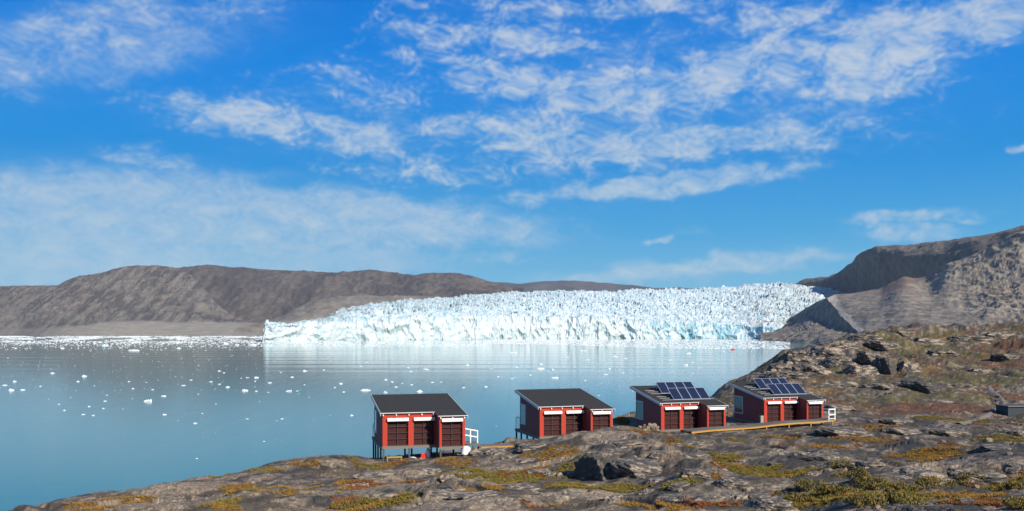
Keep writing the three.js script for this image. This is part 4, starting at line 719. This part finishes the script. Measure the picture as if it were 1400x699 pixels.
// ------------------------------------------------------------------ crags standing out of the bedrock
{
  const R = mulberry(909);
  const cragMat = new THREE.MeshStandardMaterial({ vertexColors: true, roughness: 0.95 });
  function cragGeometry(seed, tone, cleft) {
    const r = mulberry(seed), planes = []; for (let i = 0; i < 16; i++) { const v = new THREE.Vector3(r() * 2 - 1, (r() * 1.5 - 0.5) * 0.9, r() * 2 - 1).normalize(); planes.push([v, 0.58 + 0.34 * r()]); }
    planes.push([new THREE.Vector3(0.1, 1, 0.05).normalize(), 0.6]); if (cleft) planes.push([new THREE.Vector3(-0.87, -0.1, 0.48).normalize(), cleft]);   // some are split along a steep joint
    const g = mergeVertices(new THREE.IcosahedronGeometry(1, 30).deleteAttribute('normal').deleteAttribute('uv')), p = g.attributes.position, col = new Float32Array(p.count * 3), v = new THREE.Vector3();
    for (let i = 0; i < p.count; i++) {
      v.fromBufferAttribute(p, i).normalize(); let q = 1.05 + 0.15 * n3(v.x + seed, v.y, v.z);
      for (const [n, o] of planes) { const c = v.dot(n); if (c > 0.05) q = Math.min(q, (o + 0.05 * n3(v.x * 2 + seed, v.y * 2, v.z * 2)) / c); }
      const f = n3(v.x * 3 + seed, v.y * 5, v.z * 3), f2 = n3(v.x * 8, v.y * 12 + seed, v.z * 8), f3 = n3(v.x * 22, v.y * 26, v.z * 22 + seed), jt = 1 - sstep(0, 0.12, Math.abs(n3(v.x * 2.6 + seed * 3, v.y * 2.6, v.z * 2.6)));
      q *= 1 + 0.05 * f + 0.03 * f2 + 0.014 * f3 - 0.06 * jt; p.setXYZ(i, v.x * q, v.y * q, v.z * q);
      const l = sstep(-0.5, 0.5, 0.7 * n3(v.x * 1.5 - seed, v.y * 3, v.z * 1.5) + 0.5 * f2 + 0.3 * f3 + tone), c = mul3(mix3([0.36, 0.285, 0.21], [0.055, 0.052, 0.048], l), 1 + 0.3 * f3); col.set(c, i * 3);
    }
    g.setAttribute('color', new THREE.BufferAttribute(col, 3)); g.computeVertexNormals(); return g;
  }
  const dark = [1, 2, 3, 4].map((i) => cragGeometry(i * 13 + 5, 0.34)), split = [1, 2].map((i) => cragGeometry(i * 29 + 3, 0.75, 0.2 + 0.1 * i)), mid = [5, 6, 7, 8].map((i) => cragGeometry(i * 17 + 2, 0.2));
  const crags = [[820, 656, 80, 42, 1, 'dark craggy rock face rising beside mossy ground below the cabins'], [880, 650, 90, 22, 1], [1005, 668, 60, 14, 1], [955, 652, 46, 12, 1], [1345, 660, 120, 18, 1], [1262, 655, 80, 14, 0], [1200, 640, 50, 10, 1], [1062, 698, 76, 16, 1], [1165, 597, 90, 12, 1], [1240, 594, 50, 9, 0], [1310, 596, 70, 9, 1], [1385, 596, 50, 10, 1], [600, 680, 60, 8, 0], [720, 612, 34, 6, 1], [1125, 630, 60, 8, 1],
    [1213, 512, 40, 30, 1, 'tall dark block of rock on the knoll slope'], [1180, 512, 50, 16, 0], [1245, 508, 36, 18, 0], [1262, 534, 74, 16, 1, 'long low dark rock rib across the heath slope'], [1212, 533, 50, 10, 0], [1074, 508, 46, 14, 1], [1100, 498, 50, 15, 1], [1130, 486, 56, 16, 0], [1056, 518, 36, 12, 1], [1082, 518, 60, 12, 1], [1115, 510, 50, 14, 0], [1150, 500, 50, 14, 1], [1160, 476, 56, 12, 0], [1216, 476, 56, 12, 1], [1270, 470, 60, 10, 0], [1330, 466, 66, 10, 1], [1296, 486, 50, 10, 1], [1375, 462, 60, 9, 0], [1235, 580, 60, 8, 1], [1345, 510, 40, 7, 0], [1186, 464, 46, 9, 1], [1136, 475, 40, 8, 1], [1030, 529, 32, 8, 1], [1150, 528, 50, 8, 0], [1095, 540, 44, 7, 1], [1150, 560, 40, 7, 0], [1290, 552, 50, 6, 0], [1096, 486, 36, 9, 1], [1140, 464, 36, 8, 0], [1240, 458, 50, 8, 1], [1195, 490, 40, 12, 1], [1320, 530, 40, 6, 1], [1380, 490, 44, 8, 1]];
  for (let i = 0; i < 60; i++) { const v = 604 + 92 * R(), u = lerp(lerp(560, 330, (v - 604) / 92), 1400, R()); crags.push([u, v, lerp(30, 100, R() * R()), lerp(4, 9, R()), R() < sstep(500, 1000, u) * 0.8 ? 1 : 0, null, 1]); }
  for (const [u, v, w, h, dk, label, slab] of crags) {
    const p = groundAt(u, v); if (!p) continue;
    const d = -p[2], sx = w / FOCAL * d / 2, sy = h / FOCAL * d * 0.85, m = mesh('rock_outcrop', label && h > 15 ? split[h > 40 ? 0 : 1] : (dk ? dark : mid)[Math.floor(R() * 4)], cragMat);
    m.position.set(p[0], p[1] + sy * 0.02, p[2] - sx * 0.4); m.scale.set(sx * 1.1, sy * 1.35, Math.min(sx, sy * 3) * 1.1); m.rotation.y = slab ? 0.75 + (R() - 0.5) * 0.5 : (R() - 0.5) * (dk ? 0.3 : 1.2); if (slab) { m.scale.z = sx * 0.6; m.position.y -= sy * 0.35; }
    tag(m, label ?? (d > 120 ? (dk ? 'dark angular crag breaking out of the heath on the coastal knoll' : 'pale angular crag breaking out of the heath on the coastal knoll') : slab ? (dk ? 'long low slab of dark lichened rock on the headland' : 'long low slab of pale grey rock on the headland') : dk ? 'dark rounded rock hump standing out of the headland' : 'pale grey rock hump standing out of the headland'), 'rock outcrop', label ? null : d > 120 ? 'crags on the coastal knoll' : 'rock humps in the foreground');
  }
}
// ------------------------------------------------------------------ dwarf shrubs in the foreground
{
  const R = mulberry(314), leafMats = [[0.13, 0.11, 0.02], [0.22, 0.14, 0.022], [0.06, 0.07, 0.016], [0.2, 0.085, 0.018]].map((c) => new THREE.MeshPhysicalMaterial({ color: new THREE.Color().setRGB(...c), roughness: 0.8, side: THREE.DoubleSide }));
  function shrub(u, v, w, h, label) {
    const p = groundAt(u, v); if (!p) return;
    const d = -p[2], r = 0.85 * w / FOCAL * d / 2, hh = 0.75 * h / FOCAL * d, g = thing('dwarf_shrub', label, 'shrub', 'dwarf willow shrubs in the rock hollow'); g.position.set(p[0], p[1] - 0.04, p[2]);
    const tw = [], tips = [];
    for (let i = 0; i < 16; i++) {
      const a = R() * 6.283, q = Math.sqrt(R()), e = [Math.cos(a) * q * r, hh * (0.45 + 0.55 * R()) * (1 - 0.4 * q * q), Math.sin(a) * q * r * 0.9]; tw.push(rod([e[0] * 0.15, 0, e[2] * 0.15], e, 0.008, 4));
      tips.push(e); for (let k = 0; k < 3; k++) { const f = [e[0] + (R() - 0.5) * r * 0.5, e[1] * (0.6 + 0.5 * R()), e[2] + (R() - 0.5) * r * 0.5]; tips.push(f); }
    }
    mesh('twigs', join(tw), M.darkWood, g);
    const buckets = leafMats.map(() => []);
    for (const t of tips) for (let k = 0; k < 26; k++) {
      const s = 0.028 + 0.022 * R(), c = new THREE.Vector3(t[0] + (R() + R() - 1) * 0.16, Math.max(0.02, t[1] + (R() + R() - 1) * 0.12), t[2] + (R() + R() - 1) * 0.16), m = new THREE.Matrix4().makeRotationFromEuler(new THREE.Euler(R() * 2 - 1.6, R() * 6.28, R() - 0.5)).setPosition(c);
      const v4 = [[-0.5, 0, 0], [0, -1, 0.1], [0.5, 0, 0], [0, 1, 0.1]].map((q) => new THREE.Vector3(...q).multiplyScalar(s).applyMatrix4(m)); const bk = buckets[R() < 0.42 ? 0 : R() < 0.5 ? 1 : R() < 0.75 ? 2 : 3];
      bk.push(v4[0], v4[1], v4[2], v4[0], v4[2], v4[3]);
    }
    buckets.forEach((b, i) => { if (!b.length) return; const q = new THREE.BufferGeometry().setFromPoints(b); q.computeVertexNormals(); tag(mesh('foliage', q, leafMats[i], g), null, null, null, 'stuff'); });
  }
  for (const [u, v, w, h] of [[1110, 668, 50, 18], [1140, 676, 60, 20], [1165, 656, 50, 26], [1190, 668, 60, 22], [1215, 688, 60, 20], [1178, 690, 60, 18], [1240, 672, 50, 16], [1270, 664, 60, 18], [1305, 660, 50, 16], [1330, 655, 40, 14], [1090, 684, 40, 12], [1290, 684, 40, 10], [1390, 668, 40, 14], [1395, 690, 44, 12], [470, 694, 40, 10], [500, 690, 44, 12], [1150, 640, 36, 16], [1250, 690, 40, 12]])
    shrub(u, v, w, h, u < 600 ? 'low rust-tinged shrub at the lower edge of the bare slab' : 'yellow-green dwarf willow in the hollow between grey slabs');
}
// ------------------------------------------------------------------ red boat near the ice
{
  const d = EYE * FOCAL / (478.5 - HORIZON), p = at(1002.5, 478.5, d), b = thing('boat', 'small red tour boat near the glacier front', 'boat'); b.position.set(p[0], 0, p[2]); b.rotation.y = 0.5;
  const hull = new THREE.Shape([[-6, 0], [5, 0], [6.6, 1.9], [-6.2, 1.6]].map((q) => new THREE.Vector2(...q)));
  mesh('hull', new THREE.ExtrudeGeometry(hull, { depth: 3, bevelEnabled: true, bevelSize: 0.3, bevelThickness: 0.5, bevelSegments: 2 }).translate(0, -0.5, -1.5), std([0.6, 0.03, 0.025], 0.4), b);
  mesh('wheelhouse', box(-3.6, 1.4, 1.42, 3.6, -1.2, 1.2), std([0.6, 0.04, 0.03], 0.4), b); mesh('windows', join(box(-3.2, 1.0, 2.5, 3.2, 1.201, 1.23), box(1.401, 1.43, 2.5, 3.2, -1, 1)), M.frame, b); mesh('mast', rod([-1, 3.6, 0], [-1, 5.4, 0], 0.07), M.white, b);
}
// ------------------------------------------------------------------ drifting ice
{
  const R = mulberry(2024);
  const ice = new THREE.MeshPhysicalMaterial({ color: new THREE.Color().setRGB(0.62, 0.66, 0.67), roughness: 0.55, flatShading: true });
  const iceBlue = new THREE.MeshPhysicalMaterial({ color: new THREE.Color().setRGB(0.5, 0.64, 0.68), roughness: 0.45, flatShading: true });
  function floeGeometry(seed, spiky) {                                      // broken ice cut by planes; unit half-width, the waterline is y = 0
    const r = mulberry(seed * 101), planes = []; for (let i = 0; i < (spiky ? 15 : 11); i++) { const v = new THREE.Vector3(r() * 2 - 1, spiky ? r() * 1.1 - 0.1 : r() * 0.3, r() * 2 - 1).normalize(); planes.push([v, lerp(spiky ? 0.4 : 0.62, 0.98, r())]); }
    const g = mergeVertices(new THREE.IcosahedronGeometry(1, 7).deleteAttribute('normal').deleteAttribute('uv')), p = g.attributes.position, v = new THREE.Vector3();
    for (let i = 0; i < p.count; i++) {
      v.fromBufferAttribute(p, i).normalize(); let q = 1.1; for (const [n, o] of planes) { const c = v.dot(n); if (c > 0.05) q = Math.min(q, o / c); }
      q *= 1 + 0.08 * n3(v.x * 3 + seed, v.y * 3, v.z * 3); v.multiplyScalar(q);
      const up = spiky ? 0.45 + 0.75 * Math.max(0, n2(v.x * 1.7 + seed * 9, v.z * 1.7)) ** 0.8 - 0.3 * Math.max(0, n2b(v.x * 2.2, v.z * 2.2 + seed)) : 0.16 + 0.1 * n2(v.x * 2.6, v.z * 2.6 + seed * 3) + 0.12 * Math.max(0, n2b(v.x * 1.6 + seed, v.z * 1.6));
      p.setXYZ(i, v.x, v.y > 0 ? v.y * up : v.y * 0.25, v.z * 0.8);
    }
    const h = g.toNonIndexed(); h.computeVertexNormals(); return h;
  }
  const spiky = [1, 2, 3, 4, 5, 6].map((i) => floeGeometry(i, true)), flat = [11, 12, 13, 14].map((i) => floeGeometry(i, false));
  const zoomed = (x0, y0, k, list) => list.map(([x, y, w]) => [x0 + x / k, y0 + y / k, w / k]);
  const seen = [
    ...zoomed(0, 500, 2.8, [[20, 74, 36], [55, 60, 25], [42, 94, 38], [90, 92, 28], [154, 78, 16], [200, 28, 30], [297, 60, 28], [322, 40, 36], [360, 76, 14], [225, 147, 20], [247, 170, 20], [318, 186, 25], [354, 190, 18], [342, 156, 16], [402, 135, 24], [395, 163, 18], [407, 112, 10], [493, 60, 18], [508, 87, 20], [506, 126, 10], [561, 63, 16], [582, 91, 16], [562, 136, 46], [626, 116, 36], [632, 187, 26], [702, 75, 30], [731, 54, 20], [710, 179, 8], [680, 210, 8], [750, 220, 26], [773, 182, 12], [759, 108, 14], [805, 61, 18], [826, 146, 14], [841, 70, 20], [872, 82, 30], [838, 20, 18], [858, 27, 12], [923, 47, 12], [947, 45, 24], [985, 45, 30], [976, 59, 16], [942, 95, 40], [983, 97, 18], [1030, 65, 22], [1027, 101, 18], [976, 80, 10], [993, 136, 12], [946, 203, 20], [1059, 210, 14], [1082, 203, 20], [1103, 97, 34], [1139, 96, 22], [1118, 43, 26], [1166, 20, 32], [1240, 15, 14], [1166, 72, 12], [1183, 120, 8], [1282, 83, 16], [1305, 68, 24], [1318, 100, 16], [1349, 190, 24], [1199, 205, 8], [1264, 190, 8], [1075, 25, 12], [1395, 95, 20], [1009, 289, 14], [825, 258, 6], [755, 355, 16], [270, 120, 8], [185, 128, 8], [290, 95, 8], [470, 165, 8]]),
    ...zoomed(340, 360, 3.883, [[298, 570, 40], [398, 566, 16], [231, 604, 36], [600, 548, 20], [625, 525, 20], [490, 639, 32], [457, 660, 20], [505, 683, 20], [630, 674, 60], [725, 618, 28], [762, 628, 24], [782, 656, 40], [865, 645, 24], [816, 636, 16], [850, 555, 20], [860, 574, 24], [945, 564, 46], [993, 524, 24], [978, 631, 24], [1022, 630, 20], [1142, 659, 30], [1162, 541, 36], [1276, 530, 24], [1290, 558, 16], [1326, 601, 20], [1260, 656, 30], [910, 681, 60], [725, 685, 40], [295, 645, 16], [170, 580, 14]]),
    ...zoomed(680, 360, 3.883, [[1020, 478, 50], [1038, 525, 24], [1000, 540, 36], [1036, 585, 16], [1074, 555, 18], [305, 608, 70], [575, 590, 36], [595, 560, 26], [582, 531, 28], [232, 535, 40], [230, 560, 70], [102, 551, 32], [75, 610, 20], [95, 606, 14], [178, 593, 22], [268, 571, 20], [5, 602, 20], [466, 621, 20], [540, 573, 20], [555, 635, 14], [670, 582, 20], [680, 504, 40], [625, 495, 50], [828, 525, 16], [916, 515, 16], [455, 464, 70], [507, 436, 40], [80, 476, 60], [918, 463, 24], [1200, 467, 20], [475, 514, 36], [370, 498, 20]]),
    ...zoomed(0, 340, 3.883, [[710, 540, 105], [335, 528, 34], [640, 525, 36], [565, 514, 60], [880, 528, 20], [950, 528, 46], [1010, 518, 30], [1075, 518, 30], [725, 498, 26], [1165, 648, 28], [1192, 657, 16], [1340, 512, 80], [960, 478, 70], [1205, 505, 40], [1255, 510, 36], [270, 470, 36]]),
    ...zoomed(490, 500, 3.883, [[30, 130, 60], [145, 75, 28], [180, 86, 24], [198, 113, 36], [283, 100, 30], [145, 142, 30], [325, 137, 60], [357, 18, 52], [395, 88, 26], [440, 86, 20], [558, 115, 34], [677, 112, 34], [742, 58, 24], [815, 68, 20], [840, 8, 30], [268, 10, 24], [278, 30, 28], [232, 93, 16], [970, 15, 70], [1042, 65, 76], [1030, 20, 30], [1205, 77, 20], [1308, 45, 36], [1330, 15, 28], [1275, 157, 26], [915, 48, 20], [1275, 30, 10], [732, 320, 14]]),
    ...zoomed(830, 490, 3.883, [[455, 82, 16], [415, 35, 36], [490, 50, 14], [457, 20, 22], [88, 75, 14], [15, 20, 20], [335, 8, 18]]),
  ];
  for (const [u, v, w] of seen) {
    const tint = R() < 0.8, d = EYE * FOCAL / (v + 0.6 - HORIZON), s = Math.max(1.8, w) / FOCAL * d / 2 * 0.72, sp = w < 17 && R() < 0.7, m = mesh(sp ? 'ice_chunk' : 'ice_floe', (sp ? spiky : flat)[Math.floor(R() * (sp ? 6 : 4))], tint ? ice : iceBlue);
    m.position.set((u - 700) / FOCAL * d, -0.02 * s, -d); m.rotation.y = (R() - 0.5) * 0.7; m.scale.set(s, s * (sp ? lerp(0.6, 0.95, R()) : lerp(0.6, 1.1, R())), s * lerp(0.8, 1.3, R()));
    const dense = v < 480 && u < 360;
    tag(m, dense ? 'white ice floe at the edge of the brash ice below the far mountain' : sp ? (tint ? 'jagged white ice chunk drifting on the open fjord' : 'jagged bluish ice chunk drifting on the open fjord') : tint ? 'low flat white ice floe drifting on the open fjord' : 'low flat bluish ice floe drifting on the open fjord', sp && !dense ? 'ice chunk' : 'ice floe', dense ? 'floes along the far brash ice' : sp ? 'ice chunks on the fjord' : 'flat floes on the fjord');
  }
  // brash ice: too small and too many to count
  const bits = [];
  const put = (u, v, w) => bits.push([u, v, w]);
  for (let i = 0; i < 9000; i++) { const u = -40 + 405 * R(), q = R(), v = 459.6 + 9.5 * q * q + 2.5 * R() * R(); if (n2(u / 60, v / 1.6) + 0.5 * n2b(u / 17, v / 0.9) > -0.12 + 0.06 * (v - 462)) put(u, v, 1.1 + 3.6 * R() * R()); }
  for (let i = 0; i < 1500; i++) put(-20 + 400 * R(), 467 + 14 * R() * R(), 1 + 2 * R() * R());
  for (let i = 0; i < 6500; i++) { const u = 660 + 420 * R(); put(u, 464.6 + lerp(6, 13, sstep(680, 1000, u)) * R() ** 1.4, 1 + 3 * R() * R()); }
  for (let i = 0; i < 1800; i++) { const u = 365 + 300 * R(); put(u, 466.5 + 8 * R() ** 1.6, 1 + 3 * R() * R()); }
  for (let i = 0; i < 1500; i++) { const q = R(); put(-20 + 1080 * R(), 470 + 70 * q * q, 0.5 + 0.9 * R()); }
  for (let i = 0; i < 120; i++) { put(-20 + 1000 * R(), 500 + 140 * R(), 0.5 + 0.6 * R()); }
  const m = new THREE.InstancedMesh(flat[0], ice, bits.length), X = new THREE.Matrix4(), Q = new THREE.Quaternion(), E = new THREE.Euler();
  bits.forEach(([u, v, w], i) => { const d = EYE * FOCAL / (v - HORIZON), s = w / FOCAL * d / 2; m.setMatrixAt(i, X.compose(new THREE.Vector3((u - 700) / FOCAL * d, -0.02 * s, -d), Q.setFromEuler(E.set(0, R() * 6.28, 0)), new THREE.Vector3(s, Math.min(s, 4) * lerp(0.8, 2, R()), s * lerp(0.7, 1.6, R())))); });
  m.name = 'brash_ice'; add(m); tag(m, 'scattered white brash ice covering the far water', 'brash ice', null, 'stuff');
}

renderer.render(scene, camera);
